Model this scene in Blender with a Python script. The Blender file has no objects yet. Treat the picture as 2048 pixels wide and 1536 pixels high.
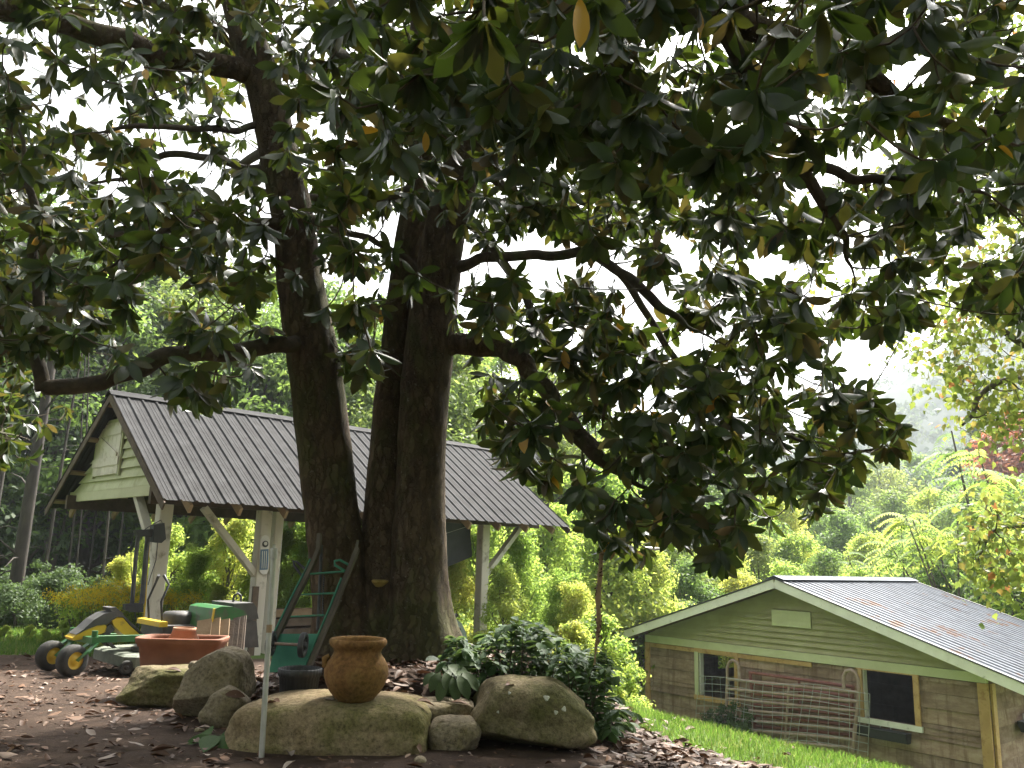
import bpy, bmesh, math, random
import numpy as np
from mathutils import Vector, Matrix, noise
R = math.radians
random.seed(7)
RNG = np.random.default_rng(11)
SC = bpy.context.scene
COL = SC.collection

# ------------------------------------------------------------------ camera, sky, sun, exposure
H = 1.265
FPX, PITCH, ROLL = 1670.4, 0.2047, -0.0293
cam = bpy.data.cameras.new('camera')
cam.sensor_width = 36.0
cam.lens = 36.0 * FPX / 2048.0
cam.clip_start = 0.05
cam.clip_end = 4000
camo = bpy.data.objects.new('camera', cam)
COL.objects.link(camo)
fwd = Vector((0, math.cos(PITCH), math.sin(PITCH)))
up0 = Vector((0, -math.sin(PITCH), math.cos(PITCH)))
rt0 = Vector((1, 0, 0))
cr, sr = math.cos(ROLL), math.sin(ROLL)
rt = rt0 * cr - up0 * sr
up = rt0 * sr + up0 * cr
camo.matrix_world = Matrix(((rt.x, up.x, -fwd.x, 0), (rt.y, up.y, -fwd.y, 0), (rt.z, up.z, -fwd.z, H), (0, 0, 0, 1)))
SC.camera = camo

SUN_EL, SUN_AZ = R(52), R(28)          # azimuth clockwise from +Y (the view direction)
W = bpy.data.worlds.new('World')
SC.world = W
W.use_nodes = True
wn = W.node_tree.nodes
wl = W.node_tree.links
bg = wn['Background']
sky = wn.new('ShaderNodeTexSky')
sky.sky_type = 'NISHITA'
sky.sun_disc = False
sky.sun_elevation = SUN_EL
sky.sun_rotation = SUN_AZ
sky.air_density = 1.0
sky.dust_density = 6.0
sky.ozone_density = 0.6
hsv = wn.new('ShaderNodeHueSaturation')      # thin white overcast: the clear-sky blue is mostly gone
hsv.inputs['Saturation'].default_value = 0.17
wl.new(sky.outputs[0], hsv.inputs['Color'])
wl.new(hsv.outputs[0], bg.inputs[0])
bg.inputs[1].default_value = 0.15
sl = bpy.data.lights.new('sun', 'SUN')
sl.energy = 4.6
sl.angle = R(4)
sl.color = (1.0, 0.95, 0.85)
so = bpy.data.objects.new('sun', sl)
COL.objects.link(so)
sdir = Vector((math.sin(SUN_AZ) * math.cos(SUN_EL), math.cos(SUN_AZ) * math.cos(SUN_EL), math.sin(SUN_EL)))
so.rotation_euler = sdir.to_track_quat('Z', 'Y').to_euler()
so.location = (20, 30, 40)
SC.view_settings.view_transform = 'Standard'
SC.view_settings.look = 'None'
SC.view_settings.gamma = 1
SC.view_settings.exposure = 2.05
SC.view_settings.use_curve_mapping = False
SC.cycles.max_bounces = 6
SC.cycles.diffuse_bounces = 3
SC.cycles.glossy_bounces = 2
SC.cycles.transmission_bounces = 3
SC.cycles.volume_bounces = 0

# ------------------------------------------------------------------ helpers
def ray(px, py):
    u = (px - 1024) / FPX
    v = (768 - py) / FPX
    return fwd + rt * u + up * v
def P(px, py, Y):
    d = ray(px, py)
    return Vector((0, 0, H)) + d * (Y / d.y)
def proj(p):
    q = Vector(p) - Vector((0, 0, H))
    d = q.dot(fwd)
    return 1024 + FPX * q.dot(rt) / d, 768 - FPX * q.dot(up) / d, d
def sstep(a, b, x):
    t = min(1, max(0, (x - a) / (b - a)))
    return t * t * (3 - 2 * t)
def nz(x, y, z=0.0):
    return noise.noise(Vector((x, y, z)))

def terrain(x, y):
    zA = -0.13 * sstep(0.5, 1.3, x) - 0.185 * max(0.0, min(x, 9) - 0.9)
    if y < 0:
        zA *= 1
    zA -= 0.042 * max(0.0, min(y, 13.5) - 6.0) * (1 - sstep(0.3, 1.6, x))
    wx = sstep(0.6, 3.2, x)
    k = sstep(8.6, 13.2, y) * wx
    low = -2.66 - 0.02 * max(0, y - 26)
    z = zA * (1 - k) + low * k
    # gentle fall behind the shed
    z += -1.1 * sstep(15, 26, y) * (1 - wx) * sstep(-14, -2, x)
    z += -0.012 * max(0.0, min(y, 120) - 26)
    # mound round the magnolia, held by the boulders
    d = math.hypot((x + 0.75) / 1.9, (y - 7.9) / 1.75)
    z += 0.40 * (1 - sstep(0.45, 1.05, d))
    # hills
    r = math.hypot(x, y)
    if r > 60:
        z += 172 * math.exp(-(((x - 340) / 200) ** 2 + ((y - 410) / 200) ** 2))
        z += 70 * math.exp(-(((x + 120) / 260) ** 2 + ((y - 620) / 150) ** 2))
        z += 8 * nz(x * .01, y * .01) * sstep(60, 200, r)
    if r < 40:
        z += 0.03 * nz(x * .7, y * .7) + 0.012 * nz(x * 3, y * 3)
    return z
def G(px, py, d0=4.0, d1=80.0):
    d = ray(px, py)
    t = d0
    while t < d1:
        p = Vector((0, 0, H)) + d * (t / d.y)
        if p.z <= terrain(p.x, p.y):
            return p
        t += 0.02
    return Vector((0, 0, H)) + d * (d1 / d.y)

def link(name, me, mat=None, parent=None):
    o = bpy.data.objects.new(name, me)
    COL.objects.link(o)
    if mat is not None and me is not None and len(me.materials) == 0:
        me.materials.append(mat)
    if parent is not None:
        o.parent = parent
    return o
def tag(o, label=None, cat=None, group=None, kind=None):
    if label: o['label'] = label
    if cat: o['category'] = cat
    if group: o['group'] = group
    if kind: o['kind'] = kind
    return o
def thing(name, label, cat, loc=(0, 0, 0), group=None):
    o = bpy.data.objects.new(name, None)
    COL.objects.link(o)
    o.location = loc
    o.empty_display_size = 0.1
    return tag(o, label, cat, group)

class MB:
    """collects shapes in world space; build() makes one mesh object (relative to its parent's location)"""
    def __init__(s):
        s.v = []; s.f = []; s.sm = []
    def add(s, vs, fs, smooth=False):
        n = len(s.v)
        s.v += [tuple(v) for v in vs]
        s.f += [tuple(i + n for i in f) for f in fs]
        s.sm += [smooth] * len(fs)
        return s
    def hexa(s, c):
        return s.add(c, [(0, 3, 2, 1), (4, 5, 6, 7), (0, 1, 5, 4), (1, 2, 6, 5), (2, 3, 7, 6), (3, 0, 4, 7)])
    def box(s, o, ax, ay, az):
        o = Vector(o); ax = Vector(ax); ay = Vector(ay); az = Vector(az)
        return s.hexa([o, o + ax, o + ax + ay, o + ay, o + az, o + ax + az, o + ax + ay + az, o + ay + az])
    def beam(s, p, q, w, h, upv=(0, 0, 1), bev=0.0):
        p = Vector(p); q = Vector(q)
        d = (q - p).normalized()
        x = d.cross(Vector(upv))
        if x.length < 1e-4: x = d.cross(Vector((1, 0, 0)))
        x.normalize(); y = x.cross(d).normalized()
        b = bev if bev else min(w, h) * 0.06
        ring = [(-w/2 + b, -h/2), (w/2 - b, -h/2), (w/2, -h/2 + b), (w/2, h/2 - b), (w/2 - b, h/2), (-w/2 + b, h/2), (-w/2, h/2 - b), (-w/2, -h/2 + b)]
        vs = [p + x * a + y * c for a, c in ring] + [q + x * a + y * c for a, c in ring]
        fs = [(i, (i + 1) % 8, 8 + (i + 1) % 8, 8 + i) for i in range(8)] + [tuple(range(7, -1, -1)), tuple(range(8, 16))]
        return s.add(vs, fs)
    def tube(s, pts, rad, n=8, cap=True, smooth=True):
        pts = [Vector(p) for p in pts]
        if not hasattr(rad, '__len__'): rad = [rad] * len(pts)
        vs = []; fs = []
        prev = None
        for i, p in enumerate(pts):
            t = (pts[min(i + 1, len(pts) - 1)] - pts[max(i - 1, 0)]).normalized()
            if prev is None:
                a = t.cross(Vector((0, 0, 1)))
                if a.length < .1: a = t.cross(Vector((1, 0, 0)))
            else:
                a = prev - t * prev.dot(t)
            a.normalize(); prev = a
            b = t.cross(a)
            for k in range(n):
                an = 2 * math.pi * k / n
                vs.append(p + (a * math.cos(an) + b * math.sin(an)) * rad[i])
        for i in range(len(pts) - 1):
            for k in range(n):
                fs.append((i * n + k, i * n + (k + 1) % n, (i + 1) * n + (k + 1) % n, (i + 1) * n + k))
        s.add(vs, fs, smooth)
        if cap:
            m = len(pts) - 1
            s.add([vs[k] for k in range(n)], [tuple(range(n - 1, -1, -1))])
            s.add([vs[m * n + k] for k in range(n)], [tuple(range(n))])
        return s
    def lathe(s, c, prof, n=32, axis=None, smooth=True, fn=None):
        c = Vector(c)
        az = Vector(axis).normalized() if axis is not None else Vector((0, 0, 1))
        ax = az.orthogonal().normalized() if axis is not None else Vector((1, 0, 0))
        ay = az.cross(ax)
        vs = []; fs = []
        for r, z in prof:
            for k in range(n):
                an = 2 * math.pi * k / n
                rr = r * (fn(an, z) if fn else 1)
                vs.append(c + ax * math.cos(an) * rr + ay * math.sin(an) * rr + az * z)
        for i in range(len(prof) - 1):
            for k in range(n):
                fs.append((i * n + k, i * n + (k + 1) % n, (i + 1) * n + (k + 1) % n, (i + 1) * n + k))
        return s.add(vs, fs, smooth)
    def disc(s, c, nrm, r, n=20, t=0.01):
        return s.lathe(c, [(0.0001, 0), (r, 0), (r, t), (0.0001, t)], n, nrm, smooth=False)
    def build(s, name, mat, parent=None, origin=None):
        me = bpy.data.meshes.new(name)
        off = Vector((0, 0, 0))
        if origin is not None: off = Vector(origin)
        if parent is not None:
            off = Vector(parent['_w']) if '_w' in parent else parent.location.copy()
            pp = parent.parent
            while pp is not None:
                off = off + pp.location; pp = pp.parent
        me.from_pydata([(v[0] - off.x, v[1] - off.y, v[2] - off.z) for v in s.v], [], s.f)
        me.polygons.foreach_set('use_smooth', s.sm)
        me.update()
        o = link(name, me, mat, parent)
        if origin is not None: o.location = off
        return o

def quads(name, V, F, mat, parent=None, tint=None, smooth=False):
    """V (n,3) float, F (m,4) int numpy; fast mesh of quads"""
    me = bpy.data.meshes.new(name)
    V = np.ascontiguousarray(V, np.float32); F = np.ascontiguousarray(F, np.int32)
    me.vertices.add(len(V)); me.vertices.foreach_set('co', V.ravel())
    me.loops.add(F.size); me.loops.foreach_set('vertex_index', F.ravel())
    me.polygons.add(len(F))
    me.polygons.foreach_set('loop_start', np.arange(0, F.size, 4, dtype=np.int32))
    if smooth:
        me.polygons.foreach_set('use_smooth', np.ones(len(F), bool))
    if tint is not None:
        at = me.attributes.new('tint', 'FLOAT', 'POINT')
        at.data.foreach_set('value', np.ascontiguousarray(tint, np.float32))
    me.update(calc_edges=True)
    me.validate()
    return link(name, me, mat, parent)

def curve_pts(pts, n):
    """Catmull-Rom through pts (any dimension) -> n samples"""
    A = np.array(pts, float)
    A = np.vstack([2 * A[0] - A[1], A, 2 * A[-1] - A[-2]])
    m = len(A) - 3
    out = []
    for k in range(n):
        t = k / (n - 1) * m
        i = min(int(t), m - 1); t -= i
        p0, p1, p2, p3 = A[i:i + 4]
        out.append(.5 * (2 * p1 + (p2 - p0) * t + (2 * p0 - 5 * p1 + 4 * p2 - p3) * t * t + (3 * p1 - p0 - 3 * p2 + p3) * t ** 3))
    return np.array(out)

# ------------------------------------------------------------------ materials
def newmat(name):
    m = bpy.data.materials.new(name)
    m.use_nodes = True
    nt = m.node_tree
    return m, nt, nt.nodes['Principled BSDF'], nt.nodes['Material Output']
def node(nt, typ, **kw):
    n = nt.nodes.new(typ)
    for k, v in kw.items(): setattr(n, k, v)
    return n
def noisetex(nt, scale, detail=5, rough=.6, stretch=None, coord='Object'):
    tc = node(nt, 'ShaderNodeTexCoord')
    mp = node(nt, 'ShaderNodeMapping')
    nt.links.new(tc.outputs[coord], mp.inputs[0])
    if stretch: mp.inputs['Scale'].default_value = stretch
    t = node(nt, 'ShaderNodeTexNoise')
    t.inputs['Scale'].default_value = scale
    t.inputs['Detail'].default_value = detail
    t.inputs['Roughness'].default_value = rough
    nt.links.new(mp.outputs[0], t.inputs['Vector'])
    return t
def ramp(nt, src, stops):
    r = node(nt, 'ShaderNodeValToRGB')
    els = r.color_ramp.elements
    while len(els) < len(stops): els.new(.5)
    for e, (p, c) in zip(els, stops):
        e.position = p; e.color = (*c, 1) if len(c) == 3 else c
    nt.links.new(src, r.inputs[0])
    return r
def mixc(nt, fac, a, b, mode='MIX'):
    m = node(nt, 'ShaderNodeMix', data_type='RGBA', blend_type=mode)
    for s, k in ((fac, 0), (a, 6), (b, 7)):
        if hasattr(s, 'links'): nt.links.new(s, m.inputs[k])
        elif k == 0: m.inputs[0].default_value = s
        else: m.inputs[k].default_value = (*s, 1)
    return m.outputs[2]
def simple(name, c1, c2, scale=6, rough=.7, bump=.0, bscale=None, stretch=None, spec=.4, metal=0.0, c3=None, s3=2.0, t3=(.5, .65), objvar=0.0, speck=0.0):
    m, nt, b, o = newmat(name)
    t = noisetex(nt, scale, stretch=stretch)
    r = ramp(nt, t.outputs[0], [(.32, c1), (.7, c2)])
    col = r.outputs[0]
    if c3:
        t3n = noisetex(nt, s3, 6, .65)
        f = ramp(nt, t3n.outputs[0], [(t3[0], (0, 0, 0)), (t3[1], (1, 1, 1))])
        col = mixc(nt, f.outputs[0], col, c3)
    if speck:
        tk = noisetex(nt, 38, 6, .75)
        rk = ramp(nt, tk.outputs[0], [(.34, (1 - speck,) * 3), (.52, (1, 1, 1)), (.7, (1 + speck * .5,) * 3)])
        col = mixc(nt, 1.0, col, rk.outputs[0], 'MULTIPLY')
    if objvar:
        oi = node(nt, 'ShaderNodeObjectInfo')
        mr = node(nt, 'ShaderNodeMapRange')
        mr.inputs[3].default_value = 1 - objvar; mr.inputs[4].default_value = 1 + objvar
        nt.links.new(oi.outputs['Random'], mr.inputs[0])
        hs = node(nt, 'ShaderNodeHueSaturation')
        nt.links.new(mr.outputs[0], hs.inputs['Value'])
        nt.links.new(col, hs.inputs['Color'])
        col = hs.outputs[0]
    nt.links.new(col, b.inputs['Base Color'])
    b.inputs['Roughness'].default_value = rough
    b.inputs['Specular IOR Level'].default_value = spec
    b.inputs['Metallic'].default_value = metal
    if bump:
        t2 = noisetex(nt, bscale or scale * 4, 8, .65, stretch)
        bp = node(nt, 'ShaderNodeBump')
        bp.inputs['Strength'].default_value = bump
        bp.inputs['Distance'].default_value = 0.02
        nt.links.new(t2.outputs[0], bp.inputs['Height'])
        nt.links.new(bp.outputs[0], b.inputs['Normal'])
    return m
def leafmat(name, stops, tstops, trans=.35, rough=.4, spec=.5, objrand=False):
    """two-sided leaf: diffuse+gloss mixed with translucency; colour by the per-leaf value 'tint' (or per object)"""
    m, nt, b, o = newmat(name)
    if objrand == 'tree':
        a0 = node(nt, 'ShaderNodeAttribute', attribute_name='tint').outputs['Fac']
        oi = node(nt, 'ShaderNodeObjectInfo').outputs['Random']
        mm = node(nt, 'ShaderNodeMath', operation='MULTIPLY_ADD')
        nt.links.new(oi, mm.inputs[0]); mm.inputs[1].default_value = .55
        m2 = node(nt, 'ShaderNodeMath', operation='MULTIPLY')
        nt.links.new(a0, m2.inputs[0]); m2.inputs[1].default_value = .45
        nt.links.new(m2.outputs[0], mm.inputs[2])
        src = mm.outputs[0]
    elif objrand:
        src = node(nt, 'ShaderNodeObjectInfo').outputs['Random']
    else:
        src = node(nt, 'ShaderNodeAttribute', attribute_name='tint').outputs['Fac']
    r1 = ramp(nt, src, stops)
    r2 = ramp(nt, src, tstops)
    nt.links.new(r1.outputs[0], b.inputs['Base Color'])
    b.inputs['Roughness'].default_value = rough
    b.inputs['Specular IOR Level'].default_value = spec
    tr = node(nt, 'ShaderNodeBsdfTranslucent')
    nt.links.new(r2.outputs[0], tr.inputs[0])
    mx = node(nt, 'ShaderNodeMixShader')
    mx.inputs[0].default_value = trans
    nt.links.new(b.outputs[0], mx.inputs[1]); nt.links.new(tr.outputs[0], mx.inputs[2])
    nt.links.new(mx.outputs[0], o.inputs['Surface'])
    return m

M = {}
M['mag_leaf'] = leafmat('magnolia_leaf', [(0, (.018, .036, .014)), (.55, (.028, .052, .018)), (.85, (.050, .058, .022)), (.985, (.085, .062, .03)), (1, (.45, .25, .03))],
                        [(0, (.10, .17, .015)), (.55, (.17, .23, .022)), (.85, (.23, .22, .03)), (.985, (.3, .2, .06)), (1, (.7, .4, .03))], .20, .34, .45)
M['dry_leaf'] = leafmat('dry_leaf', [(0, (.045, .026, .018)), (.35, (.085, .047, .03)), (.65, (.15, .083, .05)), (.88, (.22, .15, .11)), (1, (.30, .25, .22))],
                        [(0, (.12, .05, .02)), (1, (.2, .1, .05))], .06, .6, .2, objrand=False)
M['dry_leaf_obj'] = leafmat('dry_leaf_single', [(0, (.055, .032, .02)), (.35, (.10, .055, .035)), (.65, (.17, .09, .05)), (.88, (.24, .165, .12)), (1, (.31, .26, .23))],
                        [(0, (.12, .05, .02)), (1, (.2, .1, .05))], .06, .6, .2, objrand=True)
M['tree_leaf'] = leafmat('tree_leaf', [(0, (.055, .10, .025)), (.5, (.085, .14, .03)), (1, (.14, .17, .035))],
                         [(0, (.17, .30, .06)), (.5, (.27, .40, .085)), (1, (.42, .45, .10))], .52, .55, .25, objrand='tree')
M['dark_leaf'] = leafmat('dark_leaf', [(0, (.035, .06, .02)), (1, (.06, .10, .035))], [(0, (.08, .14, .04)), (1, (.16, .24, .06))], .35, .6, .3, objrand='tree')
M['hill_leaf'] = leafmat('hill_leaf', [(0, (.04, .07, .03)), (1, (.07, .10, .04))], [(0, (.08, .13, .05)), (1, (.16, .20, .06))], .4, .7, .1)
M['bush_leaf'] = leafmat('bush_leaf', [(0, (.07, .14, .025)), (.5, (.11, .18, .03)), (.9, (.20, .20, .04)), (1, (.34, .15, .03))],
                         [(0, (.30, .48, .085)), (.5, (.47, .59, .11)), (.9, (.68, .64, .13)), (1, (.8, .42, .07))], .65, .55, .25, objrand='tree')
M['red_leaf'] = leafmat('red_leaf', [(0, (.22, .07, .04)), (1, (.35, .13, .06))], [(0, (.4, .12, .05)), (1, (.5, .2, .08))], .4, .6, .3)
M['flower'] = leafmat('goldenrod_bloom', [(0, (.65, .46, .02)), (1, (.8, .62, .04))], [(0, (.7, .5, .03)), (1, (.8, .65, .05))], .4, .7, .2)
M['maple_leaf'] = leafmat('maple_leaf', [(0, (.07, .11, .03)), (.6, (.12, .15, .035)), (.9, (.25, .20, .05)), (1, (.38, .15, .05))],
                          [(0, (.22, .32, .06)), (.6, (.36, .42, .08)), (.9, (.5, .4, .1)), (1, (.6, .25, .1))], .45, .5, .35)
M['shrub_leaf'] = leafmat('shrub_leaf', [(0, (.035, .075, .03)), (.7, (.06, .115, .04)), (1, (.22, .26, .14))], [(0, (.12, .20, .04)), (1, (.25, .35, .1))], .3, .6, .2)
M['hosta_leaf'] = simple('hosta_leaf', (.045, .075, .026), (.07, .105, .04), 20, .55, .15, 60, spec=.2)
M['green_leaf'] = simple('fresh_leaf', (.03, .065, .015), (.045, .085, .02), 20, .65, .1, 60, spec=.1)
M['grass'] = leafmat('grass_blade', [(0, (.05, .10, .018)), (.7, (.085, .15, .026)), (1, (.20, .19, .07))], [(0, (.14, .27, .035)), (.7, (.21, .34, .05)), (1, (.36, .36, .12))], .4, .6, .2)

def barkmat():
    m, nt, b, o = newmat('magnolia_bark')
    t1 = noisetex(nt, 9, 8, .7, (1, 1, .45))
    r1 = ramp(nt, t1.outputs[0], [(.3, (.045, .032, .022)), (.55, (.105, .076, .05)), (.78, (.19, .15, .10))])
    t2 = noisetex(nt, 2.3, 6, .65, (1, 1, .5))
    moss = ramp(nt, t2.outputs[0], [(.48, (0, 0, 0)), (.62, (1, 1, 1))])
    ms = node(nt, 'ShaderNodeMath', operation='MULTIPLY'); nt.links.new(moss.outputs[0], ms.inputs[0]); ms.inputs[1].default_value = .6
    c = mixc(nt, ms.outputs[0], r1.outputs[0], (.075, .085, .03))
    t3 = noisetex(nt, 26, 4, .6)
    li = ramp(nt, t3.outputs[0], [(.64, (0, 0, 0)), (.70, (1, 1, 1))])
    lm = node(nt, 'ShaderNodeMath', operation='MULTIPLY'); nt.links.new(li.outputs[0], lm.inputs[0]); lm.inputs[1].default_value = .5
    c = mixc(nt, lm.outputs[0], c, (.24, .24, .19))
    nt.links.new(c, b.inputs['Base Color'])
    b.inputs['Roughness'].default_value = .9
    b.inputs['Specular IOR Level'].default_value = .15
    v = node(nt, 'ShaderNodeTexVoronoi', feature='DISTANCE_TO_EDGE')
    v.inputs['Scale'].default_value = 16
    tc = node(nt, 'ShaderNodeTexCoord'); mp = node(nt, 'ShaderNodeMapping'); mp.inputs['Scale'].default_value = (1, 1, .35)
    nn = noisetex(nt, 14, 6, .7)
    mx = node(nt, 'ShaderNodeMix', data_type='RGBA'); mx.inputs[0].default_value = .12
    nt.links.new(tc.outputs['Object'], mp.inputs[0]); nt.links.new(mp.outputs[0], mx.inputs[6]); nt.links.new(nn.outputs[1], mx.inputs[7])
    nt.links.new(mx.outputs[2], v.inputs['Vector'])
    vr = ramp(nt, v.outputs[0], [(0, (0, 0, 0)), (.12, (1, 1, 1))])
    ad = node(nt, 'ShaderNodeMath', operation='ADD')
    nt.links.new(vr.outputs[0], ad.inputs[0]); nt.links.new(t1.outputs[0], ad.inputs[1])
    bp = node(nt, 'ShaderNodeBump'); bp.inputs['Strength'].default_value = .8; bp.inputs['Distance'].default_value = .02
    nt.links.new(ad.outputs[0], bp.inputs['Height']); nt.links.new(bp.outputs[0], b.inputs['Normal'])
    return m
M['bark'] = barkmat()
M['twig'] = simple('twig_bark', (.05, .038, .026), (.12, .09, .06), 30, .85, .3)
M['limb'] = simple('limb_bark', (.045, .036, .026), (.11, .085, .06), 12, .9, .6, 40, c3=(.06, .075, .025), s3=3)
M['forest_bark'] = simple('forest_bark', (.05, .042, .034), (.12, .10, .08), 8, .9, .5, 20, (1, 1, .3))
M['wood_bark'] = simple('shaded_wood_bark', (.028, .024, .02), (.07, .058, .046), 8, .9, .5, 20, (1, 1, .3))  # forest bark darkened for trunks standing in the wood's shade
M['fungus'] = simple('bracket_fungus', (.20, .13, .03), (.33, .24, .08), 20, .7, .2)

def groundmat():
    m, nt, b, o = newmat('ground')
    geo = node(nt, 'ShaderNodeNewGeometry')
    at = node(nt, 'ShaderNodeAttribute', attribute_name='cover')
    t1 = noisetex(nt, 3, 8, .7)
    dirt = ramp(nt, t1.outputs[0], [(.3, (.032, .021, .015)), (.55, (.058, .038, .027)), (.75, (.095, .064, .045))])
    t4 = noisetex(nt, 45, 4, .6)
    peb = ramp(nt, t4.outputs[0], [(.62, (0, 0, 0)), (.68, (1, 1, 1))])
    pm = node(nt, 'ShaderNodeMath', operation='MULTIPLY'); nt.links.new(peb.outputs[0], pm.inputs[0]); pm.inputs[1].default_value = .45
    d2 = mixc(nt, pm.outputs[0], dirt.outputs[0], (.17, .11, .075))
    t2 = noisetex(nt, 1.5, 8, .7)
    gr = ramp(nt, t2.outputs[0], [(.3, (.05, .09, .02)), (.7, (.10, .15, .03))])
    t3 = noisetex(nt, 6, 6, .7)
    ad = node(nt, 'ShaderNodeMath', operation='ADD'); nt.links.new(at.outputs['Fac'], ad.inputs[0])
    sb = node(nt, 'ShaderNodeMath', operation='MULTIPLY_ADD'); nt.links.new(t3.outputs[0], sb.inputs[0]); sb.inputs[1].default_value = .8; sb.inputs[2].default_value = -.4
    nt.links.new(sb.outputs[0], ad.inputs[1])
    f = ramp(nt, ad.outputs[0], [(.42, (0, 0, 0)), (.58, (1, 1, 1))])
    c = mixc(nt, f.outputs[0], d2, gr.outputs[0])
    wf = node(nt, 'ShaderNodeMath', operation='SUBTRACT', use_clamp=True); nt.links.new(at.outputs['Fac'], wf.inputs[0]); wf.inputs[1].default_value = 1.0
    c = mixc(nt, wf.outputs[0], c, (.022, .036, .016))      # dark forest floor under the far wood
    nt.links.new(c, b.inputs['Base Color'])
    b.inputs['Roughness'].default_value = .95
    b.inputs['Specular IOR Level'].default_value = .15
    bp = node(nt, 'ShaderNodeBump'); bp.inputs['Strength'].default_value = .7; bp.inputs['Distance'].default_value = .03
    t5 = noisetex(nt, 18, 10, .75)
    nt.links.new(t5.outputs[0], bp.inputs['Height']); nt.links.new(bp.outputs[0], b.inputs['Normal'])
    return m
M['ground'] = groundmat()

def metalroof(name, base, base2, streak, rust, rs, rough, metal, gdir):
    """weathered sheet metal; streaks run down the slope (gdir = local stretch axis)"""
    m, nt, b, o = newmat(name)
    t = noisetex(nt, 3.0, 7, .65, coord='Object')
    c = ramp(nt, t.outputs[0], [(.3, base), (.7, base2)]).outputs[0]
    t2 = noisetex(nt, 5, 6, .7, gdir)
    f2 = ramp(nt, t2.outputs[0], [(.45, (0, 0, 0)), (.7, (1, 1, 1))])
    k2 = node(nt, 'ShaderNodeMath', operation='MULTIPLY'); nt.links.new(f2.outputs[0], k2.inputs[0]); k2.inputs[1].default_value = .5
    c = mixc(nt, k2.outputs[0], c, streak)
    t3 = noisetex(nt, 1.2, 7, .7, gdir)
    f3 = ramp(nt, t3.outputs[0], [(rs, (0, 0, 0)), (rs + .06, (1, 1, 1))])
    c = mixc(nt, f3.outputs[0], c, rust)
    nt.links.new(c, b.inputs['Base Color'])
    b.inputs['Roughness'].default_value = rough
    b.inputs['Metallic'].default_value = metal
    b.inputs['Specular IOR Level'].default_value = .06
    bp = node(nt, 'ShaderNodeBump'); bp.inputs['Strength'].default_value = .15; bp.inputs['Distance'].default_value = .01
    nt.links.new(t.outputs[0], bp.inputs['Height']); nt.links.new(bp.outputs[0], b.inputs['Normal'])
    return m
M['shed_roof'] = metalroof('shed_roof_metal', (.034, .033, .034), (.060, .059, .060), (.024, .023, .022), (.11, .05, .03), .68, .8, .0, (1, 1, 1))
M['barn_roof'] = metalroof('barn_roof_metal', (.085, .095, .115), (.125, .137, .16), (.065, .067, .073), (.105, .062, .042), .57, .5, .1, (1, 1, 1))

M['pale_green'] = simple('pale_green_paint', (.42, .43, .25), (.52, .53, .35), 4, .7, .2, 20, c3=(.30, .28, .14), s3=3.5, t3=(.56, .72), objvar=.08)
M['barn_green'] = simple('barn_green_siding', (.32, .295, .155), (.39, .365, .21), 3, .75, .15, 20, objvar=.07)
M['mint'] = simple('mint_trim', (.47, .465, .30), (.55, .545, .37), 4, .7, .1)
M['white_trim'] = simple('white_trim', (.70, .67, .62), (.80, .78, .73), 5, .6, .1, c3=(.4, .38, .33), s3=6, t3=(.6, .75))
M['post_paint'] = simple('post_paint', (.50, .46, .38), (.62, .58, .50), 3, .75, .3, 25, (1, 1, .2), c3=(.22, .19, .14), s3=4, t3=(.56, .72))
M['door_paint'] = simple('door_paint', (.58, .53, .46), (.68, .63, .56), 4, .7, .2, 25, c3=(.38, .33, .22), s3=5, t3=(.55, .72), objvar=.06)
M['raw_wood'] = simple('raw_timber', (.24, .16, .09), (.36, .25, .15), 5, .8, .3, 30, (1, 1, 1), objvar=.15)
M['dark_wood'] = simple('dark_timber', (.07, .05, .035), (.14, .10, .07), 5, .85, .4, 30, objvar=.2)
M['new_lumber'] = simple('new_lumber', (.42, .25, .10), (.55, .35, .16), 4, .7, .15, 20, c3=(.33, .18, .07), s3=8, objvar=.08)
M['terracotta'] = simple('terracotta', (.19, .072, .038), (.26, .105, .058), 4, .75, .1, 40)
M['pale_terracotta'] = simple('pale_terracotta', (.34, .17, .10), (.42, .23, .14), 6, .8, .1)
M['rubber'] = simple('rubber', (.02, .02, .018), (.045, .042, .036), 12, .8, .2)
M['black_plastic'] = simple('black_plastic', (.022, .022, .024), (.04, .04, .042), 10, .5, .1)
M['mower_green'] = simple('mower_green', (.03, .12, .035), (.045, .16, .05), 5, .4, .05, c3=(.08, .09, .06), s3=6)
M['mower_yellow'] = simple('mower_yellow', (.55, .36, .02), (.66, .45, .04), 5, .45, .05, c3=(.3, .2, .05), s3=9, t3=(.6, .75))
M['mower_grey'] = simple('mower_black', (.05, .048, .045), (.09, .085, .08), 7, .6, .1)
M['deck_grey'] = simple('deck_dusty_green', (.10, .12, .09), (.18, .19, .15), 8, .7, .2)
M['cart_green'] = simple('cart_green_paint', (.04, .19, .13), (.065, .25, .17), 5, .55, .15, c3=(.12, .10, .07), s3=9, t3=(.58, .7))
M['cart_wood'] = simple('cart_grey_wood', (.07, .06, .05), (.15, .13, .105), 6, .85, .4, 30, (1, 1, .25))
M['steel'] = simple('galvanised_pole', (.36, .35, .32), (.47, .46, .42), 8, .45, .05, metal=.4)
M['dark_steel'] = simple('dark_steel', (.05, .05, .055), (.10, .10, .105), 9, .5, .1, metal=.4)
M['rust_pipe'] = simple('rusty_pipe', (.26, .17, .14), (.38, .28, .24), 7, .6, .2, c3=(.40, .31, .27), s3=5)
M['red_pipe'] = simple('red_pipe', (.19, .06, .055), (.26, .10, .09), 7, .6, .2)
M['wire'] = simple('fence_wire', (.30, .30, .29), (.42, .42, .40), 9, .5, 0, metal=.5)
M['tarp'] = simple('tarp', (.03, .035, .033), (.055, .06, .058), 4, .6, .4, 12)
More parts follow.
